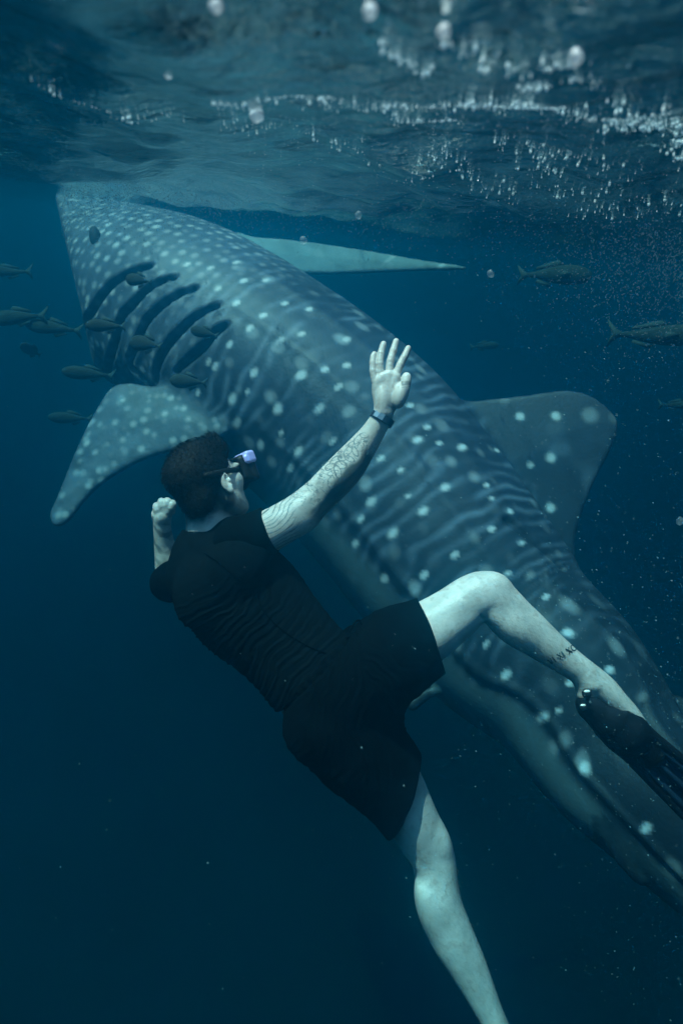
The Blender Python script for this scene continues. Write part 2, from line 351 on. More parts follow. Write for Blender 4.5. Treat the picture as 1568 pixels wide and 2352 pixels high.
def lap(x,it):
    e=edges(sq); n_=len(x); c=np.bincount(e[:,0],minlength=n_)+np.bincount(e[:,1],minlength=n_)
    for _ in range(it): x=.5*x+.5*(np.bincount(e[:,0],x[e[:,1]],n_)+np.bincount(e[:,1],x[e[:,0]],n_))/np.maximum(c,1)
    return x
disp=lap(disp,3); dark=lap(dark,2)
# ridges running along each flank
ridge=0
for th0,wd,am,s0 in ((0,.10,.018,1.9),(.55,.07,.009,1.5),(1.02,.06,.009,1.7),(1.75,.055,.012,2.2)):
    ridge=ridge+am*np.exp(-((np.abs(TH)-th0)/wd)**2)*sstep(s0,s0+1.0,S)
groove=np.exp(-((np.abs(TH)-1.87)/.05)**2)*sstep(2.5,3.9,S)*(1-finm)
disp+=ridge*(1-finm)-groove*.006
disp+=.004*fbm(sv*3,3,5)
cr=catmull(np.array([np.append(sv[hit(u,v)],0) for u,v in ((1165,1186),(1200,1216),(1235,1246),(1270,1276),(1296,1300))]),4)[:,:3]
dc=np.full(len(sv),9.)
for a_,b_ in zip(cr[:-1],cr[1:]):
    e=b_-a_; t=np.clip(((sv-a_)@e)/(e@e+1e-9),0,1); dc=np.minimum(dc,np.linalg.norm(sv-a_-t[:,None]*e,axis=1))
cre=1-sstep(.006,.030,dc); disp-=.022*cre; dark=np.maximum(dark,cre*.6)  # fold under the fin's rear tip, its shade painted in
sv2=sv+nv*disp[:,None]
# colour
T=np.abs(TH); warp=fbm(sv*1.7,3,11)
SPOTS=[(490,846,9),(578,851,11),(690,855,12),(778,880,9),(526,917,13),(630,942,12),(728,936,12),(537,975,12),(592,1023,11),(760,1004,10),(680,1037,13),(662,1077,12),(570,748,9),(600,718,9),(645,775,9),(690,760,8),(656,690,8),(712,706,8),(800,775,9),(797,832,9),(738,845,8),
 (844,1030,10),(867,1047,9),(960,1005,12),(984,974,9),(948,925,9),(1063,1025,13),(1022,1111,14),(1130,1140,9),(1175,1172,12),(846,1146,14),(966,1168,14),(893,1224,16),(1130,1206,13),(1038,1265,14),(966,1322,15),(1174,1312,14),(808,1250,11),(875,1333,15),(1257,1362,15),(1303,1442,15),(1105,1478,13),(1152,1554,18),(1235,1650,22),(1270,1632,12),(1332,1756,19),(1404,1529,14),(1393,1608,13),(1471,1902,17),(560,902,7),(448,905,8),(470,830,8),(520,790,9),(540,690,9),(500,655,8),(480,610,8),(430,600,7),(610,640,8),(560,640,9),(545,600,8),(1262,1042,16),(1260,1160,18),(1268,950,14),(1188,950,12),(1215,1060,10),(1150,1040,9),(912,1075,8),(930,1130,8),(1010,1010,8),(775,1112,9),(740,1078,8),(1090,1330,12),(1200,1240,12),(1230,1450,12),(1300,1560,12),(1190,1410,10),(700,1130,8),(820,1190,9),(640,1000,7),(1060,1420,10),(1120,1110,9)]
spot=np.zeros(len(sv)); rng=np.random.RandomState(4)
for (u,v,r) in SPOTS:
    j=hit(u,v); rm=r*K*(-sv[j,2])*(.82-.30*float(sstep(3.1,4.1,S[j]))); c=sv[j]; m=np.where(np.abs(S-S[j])<.3)[0]
    if finm[j]>.5: dd=np.linalg.norm(sv[m]-c,axis=1)
    else: dd=np.hypot((S[m]-S[j])*1.15,(T[m]-T[j])*HH[j]*.78)
    dd=dd*(1+.12*vnoise(sv[m]*40,3)); spot[m]=np.maximum(spot[m],1-sstep(rm*.45,rm*1.5,dd))
# finer spots on the head and fins, faint bars between the spot rows
bd,bi=worley(np.stack([S/.070,T*HH/.078,np.sign(TH)*0+3.5],1),5,.5); small=(1-sstep(.14,.40,bd))*(.35+.65*bi)
headw=(1-sstep(1.5,2.4,S))*(1-finm)*sstep(.05,.3,S)
bd2,bi2=worley(np.stack([S/.17,T*HH/.15,S*0+1.5],1),9,.6); mid=(1-sstep(.12,.30,bd2))*bi2*(1-headw)*(1-finm)*.45
fb,fi=worley(sv/.058,21,.9); fsp=(1-sstep(.15,.5,fb))*(.3+.7*fi)
isP=np.isin(fid,[0])&(finm>.4)
fb2,fi2=worley(sv/.2,31,.8); fsp2=(1-sstep(.12,.3,fb2))*fi2
fac=spot; fac=np.maximum(fac,small*headw*.75); fac=np.maximum(fac,mid)
fac=np.maximum(fac,np.where(finm>.4,np.where(isP,fsp*.62,fsp2*.4),0)*finm)
bars=.5+.5*np.sin(2*np.pi*(S/.078+warp*1.9+.35*np.sin(T*2.3)+.5*fbm(sv*6,2,91))); bars=bars**2.4*(.12+.88*np.clip(1.8*fbm(np.stack([S*9,T*3.0,S*0],1),3,17)+.45,0,1))*sstep(1.3,2.2,S)*(1-sstep(3.6,5.0,S))*(1-finm)
headbars=.5+.5*np.sin(2*np.pi*(S/.07+warp*.4)); 
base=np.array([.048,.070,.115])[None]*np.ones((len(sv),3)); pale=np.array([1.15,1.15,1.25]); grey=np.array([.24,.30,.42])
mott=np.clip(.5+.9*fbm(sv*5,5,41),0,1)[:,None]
base=base*(.75+.6*mott)*(1-.62*sstep(2.7,4.7,S))[:,None]  # base painted darker toward the tail, where less light reaches
base=base+(grey-base)*(bars[:,None]*1.0+headw[:,None]*headbars[:,None]*.25)
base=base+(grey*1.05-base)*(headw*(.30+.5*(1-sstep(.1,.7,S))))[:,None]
pm=(finm>.4)&isP; base=np.where(pm[:,None],base+(grey*.9-base)*(.08+.65*np.clip(.5+1.2*fbm(sv*16,3,51),0,1)*(1-.5*sstep(280,430,pp[:,0])))[:,None]*finm[:,None],base)
pn_x=(pp[:,0]-1180)/240
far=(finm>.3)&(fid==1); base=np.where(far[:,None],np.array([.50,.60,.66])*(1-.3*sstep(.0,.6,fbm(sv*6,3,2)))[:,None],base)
tip=(fid==2)&(finm>.4); base=np.where(tip[:,None],base+(grey-base)*np.clip(.05+1.1*sstep(-.1,.6,fbm(sv*6,4,77))*sstep(-.5,.9,pn_x),0,.9)[:,None]*.75,base)
bt=2.55-.62*sstep(2.1,3.7,S); wb=sstep(-.08,.12,T-bt+.05*warp)*(1-finm); belly=np.array([.20,.26,.30])
base=base+(belly-base)*wb[:,None]
col=base+(pale-base)*(fac*(1-wb*.8))[:,None]
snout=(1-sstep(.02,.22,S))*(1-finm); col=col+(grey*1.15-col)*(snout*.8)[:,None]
edge=np.exp(-((RR-1)/.02)**2)*0
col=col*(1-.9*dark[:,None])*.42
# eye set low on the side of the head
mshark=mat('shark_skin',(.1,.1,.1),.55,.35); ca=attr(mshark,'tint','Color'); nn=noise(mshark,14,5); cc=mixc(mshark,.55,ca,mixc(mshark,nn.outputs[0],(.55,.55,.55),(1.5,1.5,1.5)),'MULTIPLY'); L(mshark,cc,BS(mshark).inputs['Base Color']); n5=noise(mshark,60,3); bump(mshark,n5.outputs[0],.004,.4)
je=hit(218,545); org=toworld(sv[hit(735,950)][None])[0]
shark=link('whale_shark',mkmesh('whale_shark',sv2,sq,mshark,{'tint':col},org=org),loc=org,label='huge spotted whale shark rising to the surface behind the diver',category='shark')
# eyes: one per side, each a ball of its own
def shark_eye(side):
    c=sv2[je].copy()
    if side<0:
        i=np.argmin(np.abs(arc-S[je])); x=c-FS[i,:3]; c=c-2*FS[i,8:11]*np.dot(x,FS[i,8:11])
    v,f=icos(3); v=v*np.array([.035,.075,.03]); R=Matrix.Rotation(.2,3,'Z'); v=v@np.array(R).T
    return link('eye',mkmesh('eye',v+c,f,mat('shark_eye',(.02,.024,.028),.7,.2),org=org),parent=shark)
shark_eye(1); shark_eye(-1)
# ---------- the diver
def pr(u,v,r,d): return [*pc(u,v,d),r*K*d]
def CH(F,pts,**k): F.chain([pr(*p) for p in pts],**k)
skin=skin_mat(); MAN=toworld(pc(745,1600,1.92)[None])[0]
VZ=np.array([0,0,1.])
def bb(pts,m,d0,d1):
    a=np.array([pc(*p,1.9)[:2] for p in pts]); return [*(a.min(0)-m),-d1],[*(a.max(0)+m),-d0]
parts_v=[];parts_q=[];parts_ink=[]
def addpart(v,q,ink=None):
    o=sum(len(x) for x in parts_v); parts_v.append(v); parts_q.append(q+o); parts_ink.append(np.zeros(len(v)) if ink is None else ink)
def seg_s(v,P):   # distance along and sideways from a picture polyline (u units)
    p=proj(v); P=np.array(P,float); best=np.full(len(v),1e9); s=np.zeros(len(v)); w=np.zeros(len(v)); acc=0
    for i in range(len(P)-1):
        e=P[i+1]-P[i]; Ln=np.hypot(*e); x=p-P[i]; t=(x@e)/(Ln*Ln); tc=np.clip(t,0,1); d=np.linalg.norm(x-tc[:,None]*e,axis=1); up=d<best
        best=np.where(up,d,best); s=np.where(up,acc+t*Ln if i in (0,len(P)-2) else acc+tc*Ln,s); w=np.where(up,(x[:,0]*e[1]-x[:,1]*e[0])/Ln,w); acc+=Ln
    return s,w
def plseg(x,y,pts):
    d=np.full(x.shape,1e9)
    for a,b in zip(pts[:-1],pts[1:]):
        ex,ey=b[0]-a[0],b[1]-a[1]; t=np.clip(((x-a[0])*ex+(y-a[1])*ey)/(ex*ex+ey*ey+1e-9),0,1); d=np.minimum(d,np.hypot(x-a[0]-t*ex,y-a[1]-t*ey))
    return d
# right arm and hand
lo,hi=bb([(540,770),(960,1290)],.03,1.68,2.12); F=Field(lo,hi,.0021)
CH(F,[(585,1236,48,1.90),(640,1208,46,1.93),(690,1176,43,1.96),(733,1138,39,1.97),(765,1107,39.5,1.96),(795,1072,37,1.95),(825,1036,32,1.94),(850,1002,26,1.93),(868,974,22.5,1.92),(882,950,21,1.91)],k=.01)
F.ell(pc(700,1192,1.95),[.040,.026,.03],np.array([unit([.72,.69,0]),unit([-.69,.72,0]),VZ]),.03)   # triceps
F.ell(pc(738,1150,2.0-.0),[.03,.022,.03],None,.03)   # elbow
F.ell(pc(800,1085,1.93),[.055,.027,.03],np.array([unit([.66,.75,0]),unit([-.75,.66,0]),VZ]),.03)   # forearm muscle
H=[1.905]
W0=(880,950)
for (u,v,r) in ((865,880,9),(877,868,10),(893,862,10.5),(908,866,10)): 
    CH(F,[(879,946,15,1.905),((u*2+880)/3,(v*2+946)/3+2,14,1.905),(u,v,r,1.90)],k=.012)
F.ell(pc(919,909,1.885),[.0185,.036,.020],np.array([unit([.96,-.2,0]),unit([.25,.97,0]),VZ]),.012)   # thenar
F.ell(pc(879,917,1.89),[.0165,.036,.0155],None,.010)   # hypothenar
F.ell(pc(893,920,1.908),[.028,.034,.012],None,.012)
for (u,v) in ((868,873),(880,863),(895,858),(909,864)): F.ell(pc(u,v,1.897),[.009,.010,.008],None,.012)
FG=[[(861,876,8.2,1.90),(856.5,852,7.3,1.902),(856,833,6.9,1.906),(857,820,6.3,1.910),(859.5,812,5.2,1.912)],
    [(874,862,8.4,1.90),(872,836,7.7,1.903),(874.5,812,7.2,1.910),(879,795,6.6,1.914),(880.5,789,5.6,1.915)],
    [(893,858,8.8,1.90),(896,830,7.9,1.904),(903,805,7.2,1.911),(908,788,6.6,1.916),(909.5,783,5.6,1.917)],
    [(909,862,8.6,1.90),(919,837,7.8,1.903),(928,820,7.3,1.908),(935,805,6.6,1.913),(937,799,5.6,1.914)]]
for g in FG:
    g=[(a_,b_,c_*1.07,d_) for a_,b_,c_,d_ in g]; CH(F,g,k=.0022,sub=3)
    for j in (1,2): F.ell(pc(g[j][0],g[j][1],g[j][3]-.001),[.0085*g[j][2]/7.5,.007,.0075],None,.005)
CH(F,[(916,922,13,1.895),(926,902,11.5,1.892),(931,884,10.4,1.892),(932.5,871,9.8,1.895),(933,864,8.4,1.897)],k=.005,sub=3)
# creases of the palm and finger joints
for c in ([(868,888),(880,893),(893,889),(908,879),(914,878)],[(912,889),(903,893),(895,901),(892,915),(895,935)],[(866,868+8),(884,880)]):
    CH(F,[(u,v,1.6,1.872+.0) for u,v in c],k=.006,op='s',sub=2)
v,q=F.mesh(1); del F
s,w=seg_s(v,[(585,1236),(640,1208),(690,1176),(733,1138),(795,1072),(850,1002),(880,952)])
n=vnorm(v,q); x,y=proj(v).T; w=-w
P2=np.stack([s*.02,w*.02,s*0],1); wp=fbm(P2*.7,3,61)*1.5
ink=np.zeros(len(v)); front=1
# flowing lines over the shoulder
fl=np.abs(np.sin((w*.28+6*fbm(np.stack([s*.018,w*.02,s*0],1),2,5)+s*.045))); m1=(1-sstep(95,125,s+w*.5))*sstep(2,10,s)
ink=np.maximum(ink,(1-sstep(.12,.42,fl))*m1*.92)
# smoky shading at the elbow
sm=sstep(-.05,.45,fbm(np.stack([s*.03,w*.045,s*0+9],1),4,8)+.012*w); m2=sstep(85,130,s)*(1-sstep(330,352,s)); ink=np.maximum(ink,sm*m2*.38)
# dark background behind the leaves on the lower edge
dk=sstep(-1,13,w-5*np.sin(s*.045)-9*fbm(P2*2,3,3))*sstep(110,150,s)*(1-sstep(318,340,s)); ink=np.maximum(ink,dk*.92)
# outlined flower and leaves
def petal(cx,cy,a,b,ang):
    c,sn=math.cos(ang),math.sin(ang); X=(x-cx)*c+(y-cy)*sn; Y=-(x-cx)*sn+(y-cy)*c; r=np.sqrt((X/a)**2+(Y/b)**2); return r,X,Y
for (cx,cy,a,b,ang) in ((768,1060,15,8,-.9),(783,1068,14,9,.2),(775,1084,16,8,1.3),(757,1072,12,7,2.6),(788,1050,13,8,-.4),(800,1035,16,7,-.9),(812,1020,14,7,-.3),(803,1054,12,6,.5),(822,1008,15,6,-.9),(836,1000,10,6,.1),(815,1037,13,6,1.0),(846,985,12,5,-.8)):
    r,X,Y=petal(cx,cy,a,b,ang); ins=r<.88; ink=np.where(ins,ink*.28+.10*sstep(.2,.9,r)+.18*(np.abs(np.sin(X*.9))<.25)*(r<.8),ink); ink=np.maximum(ink,.75*(1-sstep(.07,.2,np.abs(r-.95))))
thin=np.abs(fbm(np.stack([s*.05,w*.06,s*0+4],1),3,12)); ink=np.maximum(ink,(1-sstep(.015,.06,thin))*sstep(120,150,s)*(1-sstep(340,360,s))*.8)
th2=np.abs(fbm(np.stack([s*.085+.5*np.sin(w*.1),w*.05,s*0+14],1),3,33)); ink=np.maximum(ink,(1-sstep(.02,.085,th2))*sstep(100,135,s)*(1-sstep(340,360,s))*.62)
fl2=np.abs(np.sin(w*.5+s*.03+5*fbm(np.stack([s*.02,w*.03,s*0+2],1),2,15))); ink=np.maximum(ink,(1-sstep(.1,.35,fl2))*m1*.45)
ink=ink*(1-sstep(352,362,s))
# band on the thumb
tb=(x>921)&(v[:,1]>0)&(y<895); yy=y+.08*(x-930); ink=np.where(tb,np.maximum(ink,.62*(sstep(874,876.5,yy)*(1-sstep(884,886,yy)))+.5*(1-sstep(.5,1.3,np.abs(yy-889)))),ink)
addpart(v,q,ink)
# left forearm and fist
lo,hi=bb([(330,1130),(440,1380)],.06,2.0,2.5); F=Field(lo,hi,.0024)
CH(F,[(405,1350,34,2.12),(392,1345,34,2.22),(380,1318,31,2.28),(377,1280,28,2.27),(375,1245,23,2.25),(373,1215,18.5,2.23),(373,1196,18,2.22),(374,1186,18,2.21)],k=.01)
F.ell(pc(384,1290,2.26),[.03,.06,.032],None,.02)
for i,(u,v_) in enumerate(((361,1166),(372,1156),(385,1155),(396,1160))):
    CH(F,[(375,1196,14,2.22),(u*.6+374*.4,v_*.6+1196*.4,12,2.205),(u,v_,9.2,2.20),(u-1,v_-4,8,2.225),(u-1,v_+5,7.5,2.25),(u,v_+16,7,2.24)],k=.004,sub=2)
CH(F,[(366,1196,11,2.22),(354,1184,10,2.21),(347,1180,8.5,2.21),(350,1168,8,2.23),(360,1162,7,2.25)],k=.004,sub=2)
v,q=F.mesh(1); s,w=seg_s(v,[(374,1190),(375,1245),(380,1320)])
ban=np.sin(s*.19+w*w*.006-.3*w*.2+2.4*fbm(np.stack([s*.03,w*.04,s*0],1),3,7)); ink=(sstep(.0,.7,ban))*.75*sstep(8,20,s); ink=ink*(1-.9*np.exp(-((s-95)/16)**2-((w-0)/17)**2)); ink=np.maximum(ink,.35*sstep(0,.5,fbm(np.stack([s*.05,w*.05,s*0],1),3,9))*sstep(8,20,s))
addpart(v,q,ink)
# legs
def leg(pts,extra,d0,d1,vox,corn,foot):
    lo,hi=bb(corn,.05,d0,d1); F=Field(lo,hi,vox); CH(F,pts,k=.012)
    for e in extra: F.ell(*e)
    for f in foot: CH(F,f[0],k=f[1])
    for cr in CREASE: F.chain([pr(*c_) for c_ in cr],k=.016,op='s',sub=2)
    v,q=F.mesh(1); return v,q
CREASE=[[(1094,1392,1.5,1.848),(1100,1412,2.2,1.848),(1112,1432,2,1.852)]]
ax=unit([.79,-.61,0]); pxv=unit([.61,.79,0]); MA=np.array([ax,pxv,VZ])
v,q=leg([(810,1588,76,1.9),(880,1516,76,1.9),(940,1474,72,1.9),(990,1446,67,1.9),(1040,1410,59,1.9),(1085,1376,54,1.9),(1118,1366,51,1.9),(1150,1392,49,1.9),(1180,1424,49,1.9),(1210,1448,46,1.9),(1258,1486,39,1.9),(1304,1520,32,1.9),(1345,1549,29,1.9),(1383,1580,29,1.9),(1414,1611,25,1.9),(1446,1640,20,1.9),(1478,1676,13,1.9)],
 [(pc(1175,1437,1.885),[.075,.036,.045],MA,.03),(pc(1140,1345,1.9),[.035,.03,.04],MA,.02),(pc(1362,1574,1.875),[.018,.014,.014],None,.012),(pc(1135,1412,1.87),[.03,.02,.02],MA,.02),(pc(1050,1430,1.87),[.07,.022,.03],np.array([unit([.8,.55,0]),unit([-.55,.8,0]),VZ]),.02)],
 1.72,2.1,.0031,[(740,1290),(1500,1700)],[([(1345,1562,26,1.9),(1342,1592,20,1.9)],.02)])
addpart(v,q)
RLEG=(v,q)
CREASE=[]
ax2=unit([.42,-.9,0]); px2=unit([.9,.42,0]); MB2=np.array([ax2,px2,VZ])
v,q=leg([(790,1640,95,1.92),(850,1730,84,1.92),(905,1810,68,1.93),(945,1880,58,1.94),(972,1928,53,1.95),(994,1972,48,1.95),(1001,2022,46,1.94),(1011,2085,49,1.93),(1036,2148,48.5,1.92),(1070,2213,42,1.91),(1100,2275,34,1.90),(1128,2335,28,1.89),(1160,2400,25,1.88),(1185,2450,27,1.87)],
 [(pc(990,2090,1.905),[.032,.075,.04],np.array([px2,-ax2,VZ]),.03),(pc(1006,1930,1.93),[.042,.024,.03],MB2,.03),(pc(958,1975,1.92),[.012,.06,.02],np.array([px2,-ax2,VZ]),.015)],
 1.66,2.15,.0034,[(690,1550),(1300,2640)],[([(1170,2445,24,1.87),(1168,2475,24,1.88)],.02),([(1190,2450,26,1.87),(1215,2530,24,1.86),(1235,2600,18,1.85)],.02)])
addpart(v,q); LLEG=(v,q)
# head, neck and trunk
HD=1.96; HC=pc(478,1108,HD); al=math.radians(39); tl=math.radians(20)
f0=np.array([math.sin(al),0,-math.cos(al)]); u0=np.array([0,1.,0]); Rz=np.array([[math.cos(tl),-math.sin(tl),0],[math.sin(tl),math.cos(tl),0],[0,0,1]])
hf=Rz@f0; hu=Rz@u0; hr=np.cross(hf,hu); HM=np.array([hr,hf,hu])
def hp(a,b,c): return HC+hr*a+hf*b+hu*c
F=Field([-.60,-.72,-2.25],[.12,.25,-1.68],.0032)
F.ell(hp(0,-.012,.028),[.074,.096,.083],HM,.0)
F.ell(hp(0,.035,-.03),[.062,.066,.082],HM,.03)
F.ell(hp(0,.060,-.085),[.030,.026,.026],HM,.03)
for sg in (-1,1):
    F.cone(hp(sg*.046,.004,-.062),hp(sg*.020,.072,-.096),.016,.017,.03)
    F.ell(hp(sg*.047,.060,-.018),[.017,.022,.018],HM,.025)
    F.ell(hp(sg*.034,.082,.022),[.024,.016,.010],HM,.015)
    F.ell(hp(sg*.032,.098,.004),[.016,.012,.011],HM,.008,'s'); F.ell(hp(sg*.032,.087,.004),[.0125,.0125,.0125],HM,.002)
    # ear: a dished shell standing off the head
    em=np.array([unit(hr*sg+hf*-.35),unit(hf+hr*sg*.35),hu]); F.ell(hp(sg*.076,-.004,-.022),[.008,.016,.029],em,.004); F.ell(hp(sg*.086,-.001,-.016),[.010,.009,.019],em,.004,'s'); F.ell(hp(sg*.079,.006,-.020),[.006,.005,.007],em,.003); F.ell(hp(sg*.077,.0,-.048),[.008,.009,.010],em,.006)
F.cone(hp(0,.094,.012),hp(0,.117,-.028),.009,.0125,.012)
for sg in (-1,1): F.ell(hp(sg*.011,.106,-.032),[.008,.010,.007],HM,.004)
F.ell(hp(0,.098,-.058),[.024,.010,.007],HM,.006); F.ell(hp(0,.096,-.070),[.020,.010,.007],HM,.005); F.ell(hp(0,.110,-.064),[.022,.010,.0018],HM,.002,'s')
CH(F,[(476,1165,46,1.99),(480,1195,46,1.98),(486,1228,50,1.975),(500,1262,54,1.975)],k=.03)
TN=unit([-.05,.15,1]); 
CH(F,[(505,1300,96,1.97),(560,1375,118,1.97),(628,1450,105,1.96),(690,1515,98,1.94),(742,1580,100,1.94),(795,1620,80,1.93)],k=.03,n=TN,f=.72)
CH(F,[(430,1330,40,2.0),(500,1275,45,1.98),(590,1235,44,1.93)],k=.02)
v,q=F.mesh(2); del F
lh=(v-HC)@HM.T; hairshadow=.0*lh[:,0]
pn=proj(v); ink=np.zeros(len(v))
for x0 in (470,477,482): ink=np.maximum(ink,.6*(1-sstep(.6,1.6,np.abs(pn[:,0]-x0-(pn[:,1]-1235)*.12)))*((pn[:,1]>1222)&(pn[:,1]<1262)))
# stubble fading out towards the nape
fade=sstep(-.115,-.06,lh[:,2]+.02*vnoise(lh*60,2))*(1-sstep(.010,.03,lh[:,1]+ .0*lh[:,2]))*(np.abs(lh[:,0])<.08)
earm=(np.abs(lh[:,0])>.066)&(np.hypot(lh[:,1]+.002,lh[:,2]+.025)<.034); ink=np.maximum(ink,fade*.93*(~earm))
beard=sstep(.0,.03,lh[:,1])*(1-sstep(-.05,-.03,lh[:,2]))*(lh[:,2]>-.13); ink=np.maximum(ink,beard*.35*(fbm(lh*180,2,4)*.5+.7))
addpart(v,q,ink)
BV=np.vstack(parts_v); BQ=np.vstack(parts_q); BI=np.clip(np.concatenate(parts_ink),0,1)
person=link('person',mkmesh('person',BV,BQ,skin,{'ink':BI},org=MAN),loc=MAN,label='person in a black shirt and shorts swimming with one tattooed arm raised',category='person')
def part(name,v,q,m,parent=None,attrs=None,smoothf=True,**p):
    return link(name,mkmesh(name,v,q,m,attrs,smoothf,org=MAN),parent=parent or person,**p)
# fine hair on the legs
LHV=[];LHF=[]
rl=np.random.RandomState(12)
for (lv,lq),pr_ in ((RLEG,lambda p:p[:,0]>1130),(LLEG,lambda p:p[:,1]>1990)):
    pj=proj(lv); nn=vnorm(lv,lq); c=np.where(pr_(pj)&((nn*-lv).sum(1)>-.4))[0]
    for i in rl.choice(c,2600):
        d=unit(nn[i]*.35+unit([.6,-.75,0])+rl.normal(0,.25,3)); Ln=rl.uniform(.006,.013); sd_=unit(np.cross(d,nn[i]))*.0002; b=len(LHV); p=lv[i]
        LHV+=[p-sd_,p+sd_,p+d*Ln]; LHF.append((b,b+1,b+2))
part('leg_hair',np.array(LHV),np.array(LHF),mat('leg_hair',(.19,.165,.13),.6,.2),kind='stuff')
# hair
F=Field([-.56,-.10,-2.2],[-.12,.26,-1.78],.0026)
F.ell(hp(0,-.018,.030),[.078,.1045,.086],HM,.0)
F.ell(hp(0,.015,.085),[.060,.085,.040],HM,.03)
F.cone(hp(-.01,.05,.09),hp(.0,.072,.120),.036,.020,.03); F.cone(hp(.03,.05,.08),hp(.01,.068,.112),.03,.018,.02)
F.ell(hp(0,-.062,-.045),[.056,.040,.052],HM,.03)
F.ell(hp(-.02,-.05,.04),[.063,.062,.050],HM,.03)
# cut at the hairline
def hcut(p,n,k=.01): F.cut(hp(*p),HM.T@np.array(n,float),k)
hcut((0,.066,.05),(0,1,-.18)); hcut((0,-.05,-.092),(0,.10,-1),.02); hcut((0,.012,-.02),(0,.9,-.65),.012)
v,q=F.mesh(1); n=vnorm(v,q); l=(v-HC)@HM.T
st=fbm(np.stack([l[:,0]*130,l[:,1]*26,l[:,2]*60],1),3,3); v=v+n*(st*.0022)[:,None]
mh=mat('hair',(.004,.0045,.005),.75,.12); g=noise(mh,180,3); bump(mh,g.outputs[0],.003,.8)
hair=part('hair',v,q,mh)
# loose strands over the hair
rng=np.random.RandomState(2); idx=rng.choice(len(v),7000); sv_=[];sf_=[]
for i in idx:
    p=v[i]; nn=n[i]; ll=l[i]
    if ll[2]<-.045 and rng.rand()<.6: continue
    d=unit(nn*.30+(-hf*.5+hu*.3 if ll[2]>.03 else -hu*.8)+rng.normal(0,.16,3)); Ln=rng.uniform(.004,.009)*(1.7 if ll[2]>.09 else 1); sd_=unit(np.cross(d,rng.normal(0,1,3)))*.0005
    b=len(sv_); m_=p+d*Ln*.5+nn*.001; sv_+= [p-sd_,p+sd_,m_+sd_*.8,m_-sd_*.8,p+d*Ln-nn*Ln*.15,p+d*Ln-nn*Ln*.15+sd_*.1]; sf_+=[(b,b+1,b+2,b+3),(b+3,b+2,b+5,b+4)]
part('hair_strands',np.array(sv_),np.array(sf_),mh,parent=hair,kind='stuff')
# ---- shirt
def folds(v,n,amp,P,freq,seed,mask):
    s,w=seg_s(v,P); ph=s*freq+1.8*fbm(np.stack([s*.008,w*.012,s*0],1),3,seed)*3+w*.018
    r=np.abs(np.sin(ph)); r2=np.abs(np.sin(ph*1.73+2*fbm(np.stack([s*.02,w*.01,s*0],1),2,seed+3)))
    h=(1-r**.6)*.75+(1-r2**.7)*.45; return v+n*(amp*h*mask(s,w))[:,None]
black=cloth_mat('shirt_cloth',(.0022,.0042,.006),1); black2=cloth_mat('shirt_panel',(.0010,.0020,.0028),2)
F=Field([-.60,-.62,-2.30],[.14,.10,-1.62],.0030)
CH(F,[(484,1238,56,1.975),(490,1266,76,1.97),(505,1310,104,1.97),(560,1375,129,1.97),(628,1446,114,1.96),(688,1512,108,1.94),(722,1552,112,1.93)],k=.03,n=TN,f=.74)
CH(F,[(470,1285,66,1.985),(520,1262,66,1.97),(560,1245,56,1.94),(590,1238,52,1.92)],k=.04)
CH(F,[(440,1330,52,1.99),(470,1310,60,1.98)],k=.04)
F.ell(pc(545,1300,1.86),[.07,.09,.04],np.array([unit([.6,-.8,0]),unit([.8,.6,0]),VZ]),.04); F.ell(pc(450,1370,1.88),[.06,.08,.04],None,.05)   # shoulder blades
# neck opening
F.cone(pc(464,1130,1.99),pc(480,1221,1.98),.080,.066,.006,op='s')
hem_d=unit([.72,-.69,0]); F.cut(pc(737,1534,1.92)-hem_d*.004,unit(hem_d+np.array([.10,.16,0])*0),.004)
v,q=F.mesh(2); n=vnorm(v,q)
AX=[(490,1240),(560,1375),(628,1446),(737,1534)]
v=folds(v,n,.0052,AX,.155,5,lambda s,w:sstep(60,150,s)*(.35+.65*sstep(-60,40,-w+.2*s-20)))
v=v+n*(.0015*fbm(v*30,2,6))[:,None]
# inner neck rim lies on the neck
sh=part('shirt',v,q,black)
# sleeves, darker panels
F=Field([-.62,-.30,-2.40],[-.02,.12,-1.68],.0028)
CH(F,[(540,1252,60,1.935),(572,1240,55,1.905),(600,1227,52.5,1.903),(630,1212,51,1.915),(660,1195,50,1.93)],k=.02)
F.cut(pc(621,1216,1.92),unit([.80,.32,.06]),.004)
F2=Field([-.62,-.42,-2.45],[-.30,.0,-1.80],.0028)
CH(F2,[(450,1330,50,1.99),(418,1332,49,2.03),(402,1334,46,2.10),(392,1338,43,2.17),(386,1338,41,2.26)],k=.02)
F2.cut(pc(386,1338,2.20),unit([-.12,-.02,-1]),.004)
for FF,nm in ((F,'a'),(F2,'b')):
    v,q=FF.mesh(2); n=vnorm(v,q); v=v+n*(.002*fbm(v*26,3,8))[:,None]; part('sleeve',v,q,black2,parent=sh)
